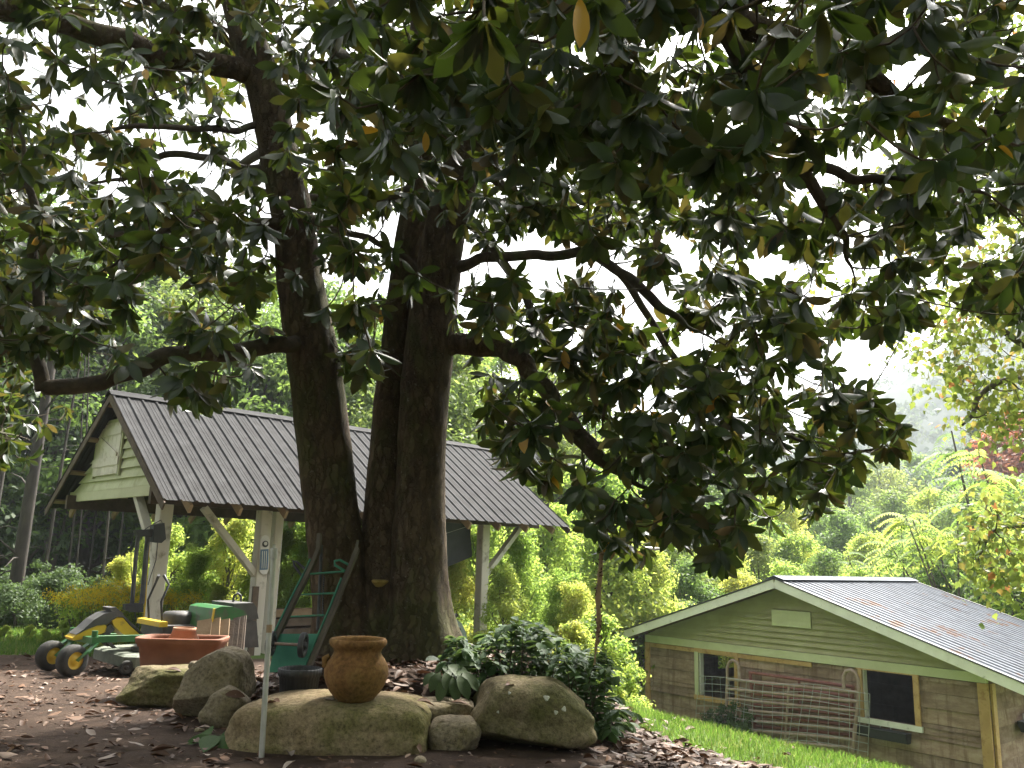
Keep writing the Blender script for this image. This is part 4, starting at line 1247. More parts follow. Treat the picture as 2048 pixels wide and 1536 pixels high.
# bright tall trees behind the shed and the magnolia
gB = 'sunlit broadleaf trees behind the shed'; lB = 'tall sunlit yellow green broadleaf tree rising behind the shed'
for (px, ty, Y) in ((330, 260, 34), (450, 350, 31), (560, 340, 36), (670, 420, 32), (780, 460, 37), (890, 500, 33), (1000, 580, 36), (420, 520, 29), (600, 560, 29), (740, 600, 30), (900, 660, 29), (1080, 680, 31), (-60, 160, 40), (230, 270, 40), (1170, 740, 36), (510, 640, 27), (680, 700, 27), (830, 720, 27)):
    plant_px(random.choice(['tall', 'tall2', 'mid', 'tall']), px, ty, Y, 'broadleaf_tree', 'tall sunlit broadleaf tree ' + where(px), 'tree', gB)
# valley trees towards the right, behind the barn
gV = 'trees filling the valley behind the barn'
lV = {'tall': 'full green tree in the hazy valley behind the barn', 'tall2': 'full green tree in the hazy valley behind the barn', 'mid': 'rounded green tree in the valley behind the barn', 'mid2': 'rounded yellow green tree in the valley behind the barn', 'pine': 'narrow dark conifer in the valley behind the barn'}
for (px, ty, Y, v) in ((1200, 900, 26, 'mid2'), (1290, 860, 33, 'mid'), (1370, 900, 42, 'tall'), (1450, 930, 38, 'mid'), (1540, 960, 46, 'mid2'), (1610, 940, 60, 'tall'), (1330, 1000, 27, 'mid'), (1430, 1040, 29, 'mid2'), (1520, 1060, 31, 'mid'), (1600, 1050, 36, 'mid2'), (1680, 1010, 48, 'mid'), (1690, 920, 75, 'tall2'), (1750, 900, 90, 'tall'), (1830, 890, 100, 'tall2'), (1900, 880, 95, 'pine'), (1950, 830, 80, 'pine'), (1990, 880, 70, 'tall'), (1780, 970, 62, 'mid'), (1860, 960, 58, 'mid2'), (1940, 950, 55, 'tall'), (2040, 930, 50, 'tall2'), (1740, 1050, 42, 'mid2'), (1820, 1060, 38, 'mid'), (1650, 1090, 33, 'mid'), (1560, 1110, 28, 'mid2'), (1480, 1130, 26, 'mid2'), (1380, 1110, 25, 'mid'), (1280, 1060, 23, 'mid2'), (2110, 900, 40, 'tall'), (1500, 900, 70, 'tall'), (1400, 880, 80, 'tall2'), (1300, 850, 60, 'tall'), (1720, 1120, 31, 'mid2'), (2130, 1000, 30, 'mid'), (1200, 820, 45, 'tall2')):
    plant_px(v, px, ty, Y, 'valley_tree', lV[v].replace(' in the valley behind the barn', '').replace(' in the hazy valley behind the barn', '') + (' far off ' if Y > 55 else ' ') + where(px), 'tree', gV)
gS = 'pinnate leaved trees beside the barn roof'; lS = 'bright feathery leaved young tree growing beyond the barn roof'
for (px, ty, Y, v) in ((1890, 930, 27, 'sumac'), (1960, 850, 28, 'sumac2'), (2040, 880, 25, 'sumac'), (1800, 1040, 30, 'sumac'), (1980, 1010, 26, 'sumac2'), (2080, 960, 24, 'sumac'), (1740, 1090, 33, 'sumac2')):
    plant_px(v, px, ty, Y, 'feathery_tree', 'bright feathery leaved young tree ' + where(px) + (' with arching fronds' if v == 'sumac' else ' with darker fronds'), 'tree', gS)
for (px, ty, Y) in ((2045, 800, 62), (2110, 760, 66)):
    plant_px('red', px, ty, Y, 'red_tree', 'russet red autumn tree on the hillside', 'tree', 'red trees on the hillside')
# bushes and weeds behind the shed
gU_ = 'bright bushes behind the shed'; lU = 'bright yellow green bush in sunlight behind the shed posts'
for (px, ty, Y) in ((250, 1100, 17.5), (330, 1030, 19), (400, 1080, 17), (470, 1010, 20), (560, 1040, 17.5), (630, 1020, 19), (700, 1060, 18), (780, 1040, 20), (900, 1060, 17.5), (960, 1010, 20), (1040, 1040, 18), (1100, 1000, 21), (1220, 1010, 22), (1130, 1130, 16.5), (1150, 1160, 16.0), (300, 1150, 16), (440, 1160, 15.5), (1010, 1120, 16), (860, 1100, 16.5), (1290, 1120, 24), (590, 1150, 15.8)):
    plant_px(random.choice(['bushy', 'bushy2', 'bushy']), px, ty, Y, 'bush', ('tall' if ty < 1050 else 'low') + ' bright yellow green bush ' + where(px), 'bush', gU_, .9)
lH = 'grey green shaded bush at the edge of the dark wood'
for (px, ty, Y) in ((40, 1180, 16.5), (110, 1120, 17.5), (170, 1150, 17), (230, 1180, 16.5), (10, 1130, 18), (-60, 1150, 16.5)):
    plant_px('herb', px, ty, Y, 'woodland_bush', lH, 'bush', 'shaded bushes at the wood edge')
lw = 'low leafy weed clump in the sunlit grass past the mower'
for (px, ty, Y) in ((60, 1255, 14.4), (130, 1240, 14.6), (190, 1215, 14.8), (240, 1230, 14.2), (90, 1270, 13.8), (10, 1262, 14.2), (170, 1262, 13.6), (215, 1262, 13.4), (262, 1250, 13.6), (-40, 1255, 14)):
    plant_px('weed', px, ty, Y, 'weed_clump', lw, 'weeds', 'weed clumps past the mower', .95, .3)
lw2 = 'sunlit weed clump on the low ground left of the barn wall'
for (px, ty, Y) in ((1150, 1240, 12.5), (1190, 1220, 13.5), (1222, 1290, 13.5), (1215, 1330, 12.6), (1180, 1310, 12.2), (1236, 1385, 13), (1200, 1350, 11.8)):
    plant_px('weed', px, ty, Y, 'weed_clump', lw2, 'weeds', 'weed clumps beside the barn corner', 1.1, .3)
# goldenrod
def goldenrod(px, ty, Y):
    p = P(px, ty, Y); z0 = terrain(p.x, p.y); h_ = max(.8, p.z - z0)
    t_ = thing('goldenrod', 'yellow flowering goldenrod clump behind the mower', 'wildflower', (p.x, p.y, z0), 'goldenrod clumps behind the mower')
    rng = np.random.default_rng(int(px)); mb = MB(); C = []; L_ = []
    for k in range(22):
        a = rng.random() * 6.28; r_ = .45 * rng.random() ** .5; tp = Vector((p.x + r_ * math.cos(a), p.y + r_ * math.sin(a), z0 + h_ * rng.uniform(.72, 1.0)))
        b_ = Vector((p.x + r_ * .3 * math.cos(a), p.y + r_ * .3 * math.sin(a), z0 - .02)); mb.tube([b_, (b_ + tp) / 2, tp], [.006, .005, .003], 4, cap=False)
        for j in range(70):
            q_ = rng.normal(size=3) * np.array([.07, .07, .05]); C.append(np.array(tp) + q_)
        for j in range(26):
            t = rng.random() ** .7; q_ = b_ + (tp - b_) * t; L_.append(np.array(q_) + rng.normal(size=3) * .05)
    mb.build('stems', M['forest_bark'], t_)
    for nm, A, sz, mt in (('blooms', np.array(C), .035, M['flower']), ('leaves', np.array(L_), .09, M['bush_leaf'])):
        V, F = leaf_cloud(A - np.array((p.x, p.y, z0)), rng.normal(size=(len(A), 3)) + np.array([0, 0, .6]), sz * rng.uniform(.6, 1.3, len(A)), rng, .45)
        tag(quads(nm, V, F, mt, t_, np.repeat(rng.random(len(A)), 4)), kind='stuff')
for g_ in ((185, 1180, 14.6), (250, 1165, 15.2), (222, 1195, 14.2), (150, 1205, 14.9), (350, 1195, 15.2), (300, 1180, 15)):
    goldenrod(*g_)
# far wood on the valley sides: one mass
rng = np.random.default_rng(77)
C = []; Nn = []; Sz = []; Tt = []
k = 0
while k < 3600:
    az = rng.uniform(-.75, .95); d = 105 * (6.5 ** rng.random())
    x = math.sin(az) * d; y = math.cos(az) * d
    z = terrain(x, y); hh = rng.uniform(7, 13); rr = rng.uniform(2.6, 4.4); tt = rng.random()
    m_ = 75 if d < 300 else 45
    dd_ = rng.normal(size=(m_, 3)); dd_ /= np.linalg.norm(dd_, axis=1, keepdims=True); dd_[:, 2] = np.abs(dd_[:, 2]) * 1.0 - .25
    C.append(np.array([x, y, z + hh * .55]) + dd_ * np.array([rr, rr, hh * .5]) * rng.uniform(.6, 1.05, (m_, 1))); Nn.append(dd_ + rng.normal(size=(m_, 3)) * .35); Sz.append(rng.uniform(1.0, 2.2, m_)); Tt.append(np.clip(tt + rng.normal(size=m_) * .1, 0, 1)); k += 1
C = np.vstack(C); Nn = np.vstack(Nn); Sz = np.concatenate(Sz); Tt = np.concatenate(Tt)
V, F = leaf_cloud(C, Nn, Sz, rng, .8)
fw = quads('hillside_forest', V, F, M['hill_leaf'], None, np.repeat(Tt, 4)); tag(fw, 'hazy wooded hillside rising behind the valley', 'forest', kind='stuff')
# ------------------------------------------------------------------ grass
def grass(name, label, pts, h0, w0, seed):
    rng = np.random.default_rng(seed); n = len(pts)
    A = np.array(pts); hh = h0 * rng.uniform(.5, 1.4, n); an = rng.random(n) * 6.28; be = rng.normal(size=(n, 2)) * .35
    dx = np.stack([np.cos(an), np.sin(an), np.zeros(n)], 1) * (w0 * rng.uniform(.7, 1.4, n))[:, None]
    md = A + np.stack([be[:, 0] * hh * .3, be[:, 1] * hh * .3, hh * .6], 1); tp = A + np.stack([be[:, 0] * hh, be[:, 1] * hh, hh], 1)
    V = np.stack([A - dx, A + dx, md + dx * .7, md - dx * .7, tp + dx * .1, tp - dx * .1], 1).reshape(-1, 3)
    b_ = np.arange(n)[:, None] * 6
    F = np.concatenate([b_ + np.array([[0, 1, 2, 3]]), b_ + np.array([[3, 2, 4, 5]])], 0)
    tag(quads(name, V, F, M['grass'], None, np.repeat(rng.random(n) ** 1.3, 6)), label, 'grass', kind='stuff')
gp = []
while len(gp) < 60000:
    x = random.uniform(1.0, 9.5); y = random.uniform(4.6, 14)
    c_ = cover_at(x, y) + .35 * nz(x * 1.3, y * 1.3, 4) + .2 * nz(x * 5, y * 5)
    if c_ < .45: continue
    if random.random() > (1.0 if y < 9.6 else .45): continue
    gp.append((x, y, terrain(x, y) - .01))
grass('lawn', 'bright green mown grass on the slope above the barn', gp, .075, .004, 3)
gp = []
while len(gp) < 26000:
    x = random.uniform(-13, -4.2); y = random.uniform(10.6, 16)
    if cover_at(x, y) + .3 * nz(x * 1.3, y * 1.3, 4) < .45: continue
    gp.append((x, y, terrain(x, y) - .01))
grass('rough_grass', 'sunlit rough grass past the mower at the wood edge', gp, .09, .006, 4)

# unseen trees added round the viewpoint to keep skylight off the foreground
for (x, y, h_, v) in ((-9, -7, 13, 'tall'), (-2, -10, 15, 'tall2'), (5, -8, 14, 'tall'), (11, -4, 13, 'tall2'), (-14, 1, 14, 'dark'), (-15, 8, 14, 'dark'), (14, 3, 12, 'tall'), (1, -15, 16, 'tall'), (-8, -14, 16, 'dark')):
    plant(v, 'added_shade_tree', 'unseen tall broadleaf tree added round the viewpoint to shade the yard', 'tree', 'unseen trees added to shade the yard', x, y, terrain(x, y) - .1, h_, x * 1.7, 1.15)
#@@OBJECTS
# ------------------------------------------------------------------ boulders round the tree bed
def boulder(label, px0, px1, py0, py1, Y, thick, seed, p=2.6, mat='stone_a', prof=None, tilt=0, group='boulders edging the tree bed', name='boulder', sub=5, amp=.09, cuts=3):
    c = P((px0 + px1) / 2, (py0 + py1) / 2, Y); k = proj(c)[2] / FPX
    a = (px1 - px0) / 2 * k; h = (py1 - py0) / 2 * k; b = thick / 2
    bm = bmesh.new(); bmesh.ops.create_icosphere(bm, subdivisions=sub, radius=1)
    rd = random.Random(seed)
    planes = []
    for _ in range(cuts):
        n = Vector((rd.gauss(0, 1), rd.gauss(0, 1), rd.gauss(0, .7))).normalized(); planes.append((n, rd.uniform(.72, .9)))
    ct, st = math.cos(tilt), math.sin(tilt)
    for v in bm.verts:
        d = v.co.normalized()
        s = (abs(d.x) ** p + abs(d.y) ** p + abs(d.z) ** p) ** (-1 / p)
        q = d * s
        for n, dist in planes:
            e = q.dot(n) - dist
            if e > 0: q -= n * e * .9
        f = 1 + amp * (nz(q.x * 1.3 + seed, q.y * 1.3, q.z * 1.3) * 1.2 + nz(q.x * 3.3, q.y * 3.3 + seed, q.z * 3.3) * .45 + nz(q.x * 9, q.y * 9, q.z * 9 + seed) * .2 - .22 * max(0, .16 - abs(nz(q.x * 2.1 + 9, q.y * 2.1, q.z * 3.1 + seed))) / .16 * .5 + nz(q.x * 21, q.y * 21, q.z * 21) * .07)
        q *= f
        if prof is not None:
            z = q.z; t = max(-1, min(1, q.x))
            if z > -.6: q.z = -.6 + (z + .6) * prof(t)
        x, z = q.x, q.z
        v.co = Vector((x * ct * a - z * st * h if tilt else x * a, q.y * b, (x * st * a + z * ct * h) if tilt else z * h))
    me = bpy.data.meshes.new(name); bm.to_mesh(me); bm.free()
    me.polygons.foreach_set('use_smooth', [True] * len(me.polygons))
    o = link(name, me, M[mat]); o.location = c
    tag(o, label, 'boulder' if name == 'boulder' else 'stone', group)
    return o
b4 = boulder('long rounded tan boulder carrying the big clay urn', 476, 860, 1392, 1530, 6.12, .85, 11, 4.6, 'stone_a', lambda t: 1.0 - .10 * max(0, -t - .2), sub=5, amp=.055, cuts=0)
boulder('low flat topped boulder in front of the long clay planter', 252, 398, 1336, 1404, 7.75, .6, 12, 5.0, 'stone_c', cuts=2)
boulder('tall slanting boulder beside the clay planter', 358, 500, 1296, 1440, 7.05, .6, 13, 3.0, 'stone_b', lambda t: .62 + .38 * sstep(-1, .35, t), cuts=4)
boulder('small wedge shaped boulder against the tall slanting boulder', 408, 497, 1370, 1458, 6.7, .42, 14, 3.0, 'stone_b', lambda t: .75 + .25 * sstep(-.9, .3, t), cuts=4)
boulder('flat slab stone lying on the small square stone', 822, 947, 1401, 1443, 6.4, .45, 15, 4.5, 'stone_b', name='slab_stone', amp=.05)
boulder('small squarish stone under the flat slab', 858, 964, 1436, 1516, 6.12, .4, 16, 4.0, 'stone_b', lambda t: 1.0, name='square_stone', cuts=3, amp=.06)
b5 = boulder('wide mossy boulder with lichen spots beside the leafy shrub', 930, 1195, 1356, 1496, 6.35, .8, 17, 2.9, 'stone_c', lambda t: 1.0 - .42 * sstep(.25, .95, t) - .12 * sstep(-.5, -1, t), sub=5, amp=.08)
for i, (px, py, s) in enumerate(((1093, 1396, .018), (1112, 1425, .014), (1128, 1418, .015), (1019, 1386, .010), (996, 1424, .008))):
    pass
for (px, py, w, lab) in ((398, 1462, 20, 'little tan stone at the foot of the wedge boulder'), (840, 1522, 26, 'little pale pink stone at the end of the long boulder'), (390, 1332, 28, 'little grey stone on the low flat topped boulder'), (360, 1395, 22, 'little tan stone between the low and the slanting boulder')):
    g_ = G(px, py) if py > 1350 else P(px, py, 7.55)
    boulder(lab, px - w / 2, px + w / 2, py - w * .35, py + w * .35, g_.y, w * .0042, int(px), 2.6, 'stone_b', name='stone', sub=2, group='small loose stones')

from mathutils.bvhtree import BVHTree
def bvh(o):
    return BVHTree.FromPolygons([o.location + v.co for v in o.data.vertices], [tuple(p_.vertices) for p_ in o.data.polygons])
ROCKS = [bvh(o_) for o_ in COL.objects if o_.name.split('.')[0] in ('boulder', 'slab_stone', 'square_stone')]
def rock_hit(px, py):
    best = None
    for b_ in ROCKS:
        h_ = b_.ray_cast(Vector((0, 0, H)), ray(px, py).normalized())
        if h_[0] is not None and (best is None or h_[3] < best[1][3]): best = (h_[0], h_)
    return (best[1][0], best[1][1]) if best else (None, None)
# lichen on the mossy boulder
for (px, py, s) in ((1093, 1396, .020), (1112, 1425, .014), (1128, 1418, .017), (1019, 1386, .010), (996, 1424, .009), (900, 1450, .03), (918, 1448, .02)):
    q_, n_ = rock_hit(px, py)
    if q_ is None: continue
    par = b5 if px > 950 else None
    if par is None: continue
    m = MB(); m.lathe(q_ - n_ * .004, [(s * 1.05, 0), (s, .006), (s * .6, .008), (.0005, .0075)], 12, n_, fn=lambda a, z: 1 + .2 * math.sin(3 * a + px)); m.build('lichen', M['lichen'], par)
# ------------------------------------------------------------------ clay urn
def lathe_thing(nm, label, cat, px, top, bot, Y, prof, mat, group=None, n=40, fn=None):
    """prof: (radius px, y px) from the outside bottom up, over the rim and down inside"""
    b = P(px, bot, Y); k = proj(b)[2] / FPX
    t = thing(nm, label, cat, b, group)
    m = MB(); m.lathe(b, [(max(r_ * k * .96, .0005), (bot - y) * k * .96) for r_, y in prof], n, fn=fn)
    return t, m, b, k
ut, m, ub, uk = lathe_thing('clay_urn', 'big round bellied clay urn with wide rim standing on the long boulder', 'urn', 708, 1288, 1418, 5.95,
    [(1, 1418), (34, 1418), (40, 1413), (52, 1400), (61, 1385), (66, 1370), (67, 1357), (64, 1345), (57, 1333), (51, 1326), (49, 1321), (50, 1316), (54, 1311), (59, 1306), (61, 1301), (60, 1296), (57, 1293), (53, 1294), (50, 1299), (46, 1308), (44, 1322), (50, 1335), (58, 1350), (58, 1370), (45, 1398), (1, 1405)], M['urn'])
m.build('body', M['urn'], ut)
zt = [b_.ray_cast(Vector((ub.x, ub.y, 3)), Vector((0, 0, -1)))[0] for b_ in ROCKS]
zt = max([h_.z for h_ in zt if h_ is not None] or [ub.z])
m = MB(); hp = P(657, 1338, 5.90); m.tube([hp + Vector((0, 0, .03)), hp + Vector((-.03, -.01, .015)), hp + Vector((-.025, -.01, -.03)), hp + Vector((.004, 0, -.05))], [.018, .02, .02, .014], 10); m.build('lug_handle', M['urn'], ut)
ut.location.z += (zt - .012) - ub.z
print('URN', ub.z, zt, proj(Vector((ub.x, ub.y, zt))))
# the urn's bottom sits on the boulder: boulder top is flattened there by contact
# ------------------------------------------------------------------ black nursery pot, planters
nt_, m, nb, nk = lathe_thing('nursery_pot', 'ribbed black plastic nursery pot beside the clay urn', 'flower pot', 596, 1338, 1397, 6.5,
    [(1, 1397), (36, 1397), (37, 1394), (41, 1352), (44, 1351), (45, 1337), (43, 1336), (41, 1340), (36, 1388), (1, 1390)], M['black_plastic'], n=96, fn=lambda a, z: 1 + (.03 * max(-.6, min(.6, 2 * math.cos(32 * a)))))
m.build('pot', M['black_plastic'], nt_)
def trough(label, pxc, topy, boty, halfpx_t, halfpx_b, Y, depth, az):
    b = P(pxc, boty, Y); k = proj(b)[2] / FPX
    t = thing('clay_planter', label, 'planter', b)
    ax = Vector((math.cos(az), math.sin(az), 0)); ay = Vector((-math.sin(az), math.cos(az), 0))
    h_ = (boty - topy) * k
    lv = [(0, 1.0, 0, 0), (0.0, 1, .0, 0), (.72 * h_, 1, .72, 0), (.74 * h_, 1, .74, .012), (.80 * h_, 1, .78, .014), (.82 * h_, 1, .82, .022), (.97 * h_, 1, .97, .028), (h_, 1, 1, .022), (h_, 1, 1, -.01), (.85 * h_, 1, .85, -.02), (.1 * h_, 1, .1, -.03)]
    n = 48; vs = []; fs = []
    for z, _, f, e in lv:
        hw = (halfpx_b + (halfpx_t - halfpx_b) * f) * k + e; hd = depth / 2 * (.88 + .12 * f) + e
        for i in range(n):
            an = 2 * math.pi * i / n; c, s = math.cos(an), math.sin(an); pw = 2 / 5.5
            x = math.copysign(abs(c) ** pw, c) * hw; y = math.copysign(abs(s) ** pw, s) * hd
            vs.append(b + ax * x + ay * y + Vector((0, 0, z)))
    for j in range(len(lv) - 1):
        for i in range(n): fs.append((j * n + i, j * n + (i + 1) % n, (j + 1) * n + (i + 1) % n, (j + 1) * n + i))
    m = MB(); m.add(vs, fs, True); m.add([vs[(len(lv) - 1) * n + i] for i in range(n)], [tuple(range(n))]); m.build('body', M['terracotta'], t)
    return b, k, h_
pb, pk, ph = trough('long rounded terracotta trough planter behind the flat topped boulder', 360, 1276, 1340, 80, 70, 8.35, .42, .08)
def small_pot(label, px, bot, rt_, rb, h, Y, tiltv):
    b = P(px, bot, Y); k = proj(b)[2] / FPX
    t = thing('clay_pot', label, 'flower pot', b)
    m = MB(); m.lathe(b, [(.001, 0), (rb * k, 0), (rt_ * .92 * k, h * .7 * k), (rt_ * k, h * .72 * k), (rt_ * k, h * k), (rt_ * .9 * k, h * k), (rb * .9 * k, .01), (.001, .012)], 28, axis=tiltv); m.build('body', M['pale_terracotta'] if 'pale' in label else M['terracotta'], t)
small_pot('small pale clay pot resting upside down on the trough planter', 367, 1277, 22, 30, 21, 8.4, (0.02, 0, 1))
small_pot('plain terracotta pot beside the leaning planks behind the slanting boulder', 424, 1318, 20, 15, 32, 8.75, (0.05, .02, 1))

# ------------------------------------------------------------------ helpers on vertical planes
def onplane(px, py, p0, n):
    d = ray(px, py); o = Vector((0, 0, H)); t = (Vector(p0) - o).dot(n) / d.dot(n)
    return o + d * t
def ext(mb, pl, p0, n, t0, t1):
    """extrude a pixel outline lying in the plane (p0, n) from t0 to t1 along n"""
    a = [onplane(x, y, p0, n) for x, y in pl]
    k = len(a)
    area = sum((pl[i][0] * pl[(i + 1) % k][1] - pl[(i + 1) % k][0] * pl[i][1]) for i in range(k))
    vs = [p + n * t0 for p in a] + [p + n * t1 for p in a]
    fs = [tuple(range(k)), tuple(range(2 * k - 1, k - 1, -1))] + [(i, (i + 1) % k, k + (i + 1) % k, k + i) for i in range(k)]
    return mb.add(vs, fs)
# ------------------------------------------------------------------ riding mower
mo = G(140, 1353)
nB = sB.copy()
mow = thing('riding_mower', 'green and yellow riding mower with front caster wheels parked by the shed post', 'mower', mo)
def wheel(parent, c, axis, r_, w, rim, name='wheel', hub=.45, tyre='rubber'):
    axis = Vector(axis).normalized()
    m = MB(); m.lathe(Vector(c) - axis * w / 2, [(r_ * .55, 0), (r_ * .80, -.002), (r_ * .95, w * .10), (r_, w * .28), (r_, w * .72), (r_ * .95, w * .9), (r_ * .80, w + .002), (r_ * .55, w)], 32, axis)
    o = m.build(name, M[tyre], parent)
    m = MB(); m.lathe(Vector(c) - axis * w * .42, [(.0005, .0), (r_ * .2, -.012), (r_ * .26, .008), (r_ * .5, .012), (r_ * .57, 0), (r_ * .57, w * .84), (r_ * .5, w * .8), (.0005, w * .84)], 24, axis); m.build('rim', M[rim], o)
    return o
wr = .165
wc1 = mo + Vector((0, 0, wr)); g2 = mo + sB * .80 + sA * .02; wc2 = Vector((g2.x, g2.y, terrain(g2.x, g2.y) + wr))
ca = (sB * .95 + sA * -.30).normalized()
for c in (wc1, wc2):
    wheel(mow, c, ca, wr, .13, 'mower_yellow')
    fk = MB(); top = c + Vector((0, 0, .17)) + sA * .20
    for s_ in (-.085, .085):
        fk.beam(c + ca * s_, c + ca * s_ + Vector((0, 0, .10)) + sA * .10, .014, .05, ca); fk.beam(c + ca * s_ + Vector((0, 0, .08)) + sA * .09, top + ca * s_ * .6, .016, .06, ca)
    fk.tube([top + Vector((0, 0, -.04)), top + Vector((0, 0, .13))], .032, 12)
    fk.build('caster_fork', M['mower_green'], mow)
m = MB(); f1 = wc1 + Vector((0, 0, .20)) + sA * .20; f2 = wc2 + Vector((0, 0, .20)) + sA * .20
m.beam(f1 - sB * .05, f2 + sB * .05, .08, .07); m.build('front_axle', M['mower_green'], mow)
for q_ in (f1 + sB * .12, f2 - sB * .12):
    m = MB(); m.beam(q_ + sA * .0, q_ + sA * 1.5 + Vector((0, 0, -.03)), .06, .075); m.build('frame_rail', M['mower_green'], mow)
# cutting deck
dk = mo + sA * .50
m = MB()
outl = [(0, -.10), (.10, -.20), (.75, -.22), (.95, -.05), (.95, .75), (.8, 1.02), (.15, 1.02), (0, .85)]
bot = [dk + sA * a + sB * b + Vector((0, 0, .07)) for a, b in outl]; tp = [q_ + Vector((0, 0, .11)) for q_ in bot]; tp2 = [q_ + Vector((0, 0, .135)) + ((dk + sA * .47 + sB * .4) - q_).normalized() * .06 for q_ in bot]
k = len(outl)
m.add(bot + tp + tp2, [(i, (i + 1) % k, k + (i + 1) % k, k + i) for i in range(k)] + [(k + i, k + (i + 1) % k, 2 * k + (i + 1) % k, 2 * k + i) for i in range(k)] + [tuple(2 * k + i for i in range(k)), tuple(range(k - 1, -1, -1))])
m.build('mower_deck', M['deck_grey'], mow)
for (a, b) in ((.02, -.16), (.9, -.16)):
    wheel(mow, dk + sA * a + sB * b + Vector((0, 0, .075)), sB, .075, .05, 'mower_grey', 'gauge_wheel')
for a_, b_ in ((.3, .2), (.68, .55)):
    m = MB(); m.lathe(dk + sA * a_ + sB * b_ + Vector((0, 0, .2)), [(.001, 0), (.11, 0), (.11, .05), (.02, .08), (.001, .08)], 20); m.build('belt_cover', M['mower_grey'], mow)
# raised two lobed yellow cover with black top
p0 = mo + sB * .40 + sA * .15
m = MB(); ext(m, [(137, 1274), (146, 1268), (166, 1258), (186, 1250), (203, 1248), (206, 1254), (203, 1262), (194, 1266), (184, 1268), (178, 1270), (150, 1278), (139, 1279)], p0, nB, -.13, .13); cv = m.build('cover', M['mower_yellow'], mow); cv['label'] = 'raised yellow and black cover'
m = MB(); ext(m, [(216, 1240), (226, 1234), (238, 1234), (252, 1250), (266, 1262), (276, 1272), (273, 1279), (264, 1281), (250, 1275), (232, 1262), (220, 1250)], p0, nB, -.13, .13); m.build('cover', M['mower_yellow'], mow)
m = MB(); ext(m, [(144, 1267), (160, 1256), (180, 1238), (200, 1226), (222, 1221), (236, 1226), (256, 1245), (280, 1268), (280, 1274), (276, 1271), (266, 1260), (252, 1248), (238, 1232), (226, 1232), (215, 1239), (206, 1248), (203, 1247), (186, 1249), (166, 1257), (146, 1267)], p0, nB, -.134, .134); m.build('cover_trim', M['mower_grey'], mow)
m = MB(); ext(m, [(212, 1214), (224, 1213), (240, 1226), (236, 1229), (226, 1222), (215, 1221)], p0, nB, -.12, .12); m.build('cover_latch', M['mower_grey'], mow)
for tt in (-.1, .1):
    m = MB(); ext(m, [(204, 1254), (214, 1246), (222, 1258), (212, 1266), (208, 1272), (216, 1284), (226, 1294), (218, 1294), (206, 1284), (198, 1270)], p0, nB, tt - .03, tt + .03); m.build('cover_strut', M['mower_grey'], mow)
# engine, seat pan and levers at the back
eb = mo + sA * .98 + sB * .42
m = MB(); m.box(eb + sB * -.32 + Vector((0, 0, .32)), sA * .65, sB * .64, Vector((0, 0, .16))); m.lathe(eb + sA * .32 + Vector((0, 0, .48)), [(.2, 0), (.2, .10), (.16, .14), (.001, .15)], 24); m.build('engine', M['mower_grey'], mow)
for b in (-.45, .45):
    q_ = eb + sA * .3 + sB * b; wheel(mow, Vector((q_.x, q_.y, terrain(q_.x, q_.y) + .27)), sB, .27, .22, 'mower_yellow', 'drive_wheel')
for b in (-.2, .2):
    m = MB(); q_ = eb + sA * .05 + sB * b; m.tube([q_ + Vector((0, 0, .45)), q_ + Vector((0, 0, .75)) - sA * .05, q_ + Vector((0, 0, .95)) + sA * .02, q_ + Vector((0, 0, 1.05)) - sB * b * .6], [.014, .014, .014, .02], 8); m.build('control_lever', M['black_plastic'], mow)
m = MB(); m.beam(eb + sA * .0 - sB * .34 + Vector((0, 0, .5)), eb + sA * .0 + sB * .34 + Vector((0, 0, .5)), .1, .06); m.build('console', M['mower_yellow'], mow)
# ------------------------------------------------------------------ tools hung on the left post
hp0 = POST_L + Vector((0, 0, 1.4)) - sB * .22 - sA * .05
hg = thing('hanging_winch_tool', 'black twin tube implement with cables hung from the left shed post', 'tool', hp0)
def tubepx(mb, pl, p0, n, r_, k=8):
    mb.tube([onplane(x, y, p0, n) for x, y in pl], r_, k)
for pl, r_ in (([(277, 1066), (272, 1110), (268, 1160), (263, 1218)], .028), ([(296, 1066), (292, 1110), (288, 1160), (284, 1205), (272, 1222)], .034)):
    m = MB(); tubepx(m, pl, hp0, nB, r_, 12); m.build('tube', M['dark_steel'], hg)
m = MB(); ext(m, [(268, 1060), (306, 1058), (306, 1068), (300, 1074), (272, 1072)], hp0, nB, -.05, .05); m.build('bracket', M['black_plastic'], hg)
m = MB(); ext(m, [(303, 1050), (324, 1046), (327, 1078), (318, 1086), (302, 1084)], hp0, nB, -.09, .06); m.build('motor_housing', M['black_plastic'], hg)
m = MB(); ext(m, [(248, 1208), (284, 1206), (284, 1224), (262, 1224), (248, 1220)], hp0, nB, -.05, .05); m.build('foot_plate', M['black_plastic'], hg)
for pl in ([(268, 1064), (262, 1090), (262, 1130), (266, 1190), (268, 1210)], [(316, 1080), (312, 1120), (302, 1150), (296, 1170)], [(326, 1050), (322, 1040), (300, 1052), (285, 1062)], [(270, 1224), (272, 1240), (278, 1252), (276, 1262)]):
    m = MB(); tubepx(m, pl, hp0 - sB * .04, nB, .006, 6); m.build('cable', M['black_plastic'], hg)
st_ = thing('yellow_strap', 'yellow strap hanging down beside the left shed post', 'strap', onplane(292, 1250, hp0, nB))
m = MB(); tubepx(m, [(298, 1090), (293, 1150), (291, 1200), (287, 1240), (281, 1268)], hp0 + sB * .05, nB, .012, 6); m.build('webbing', M['mower_yellow'], st_)
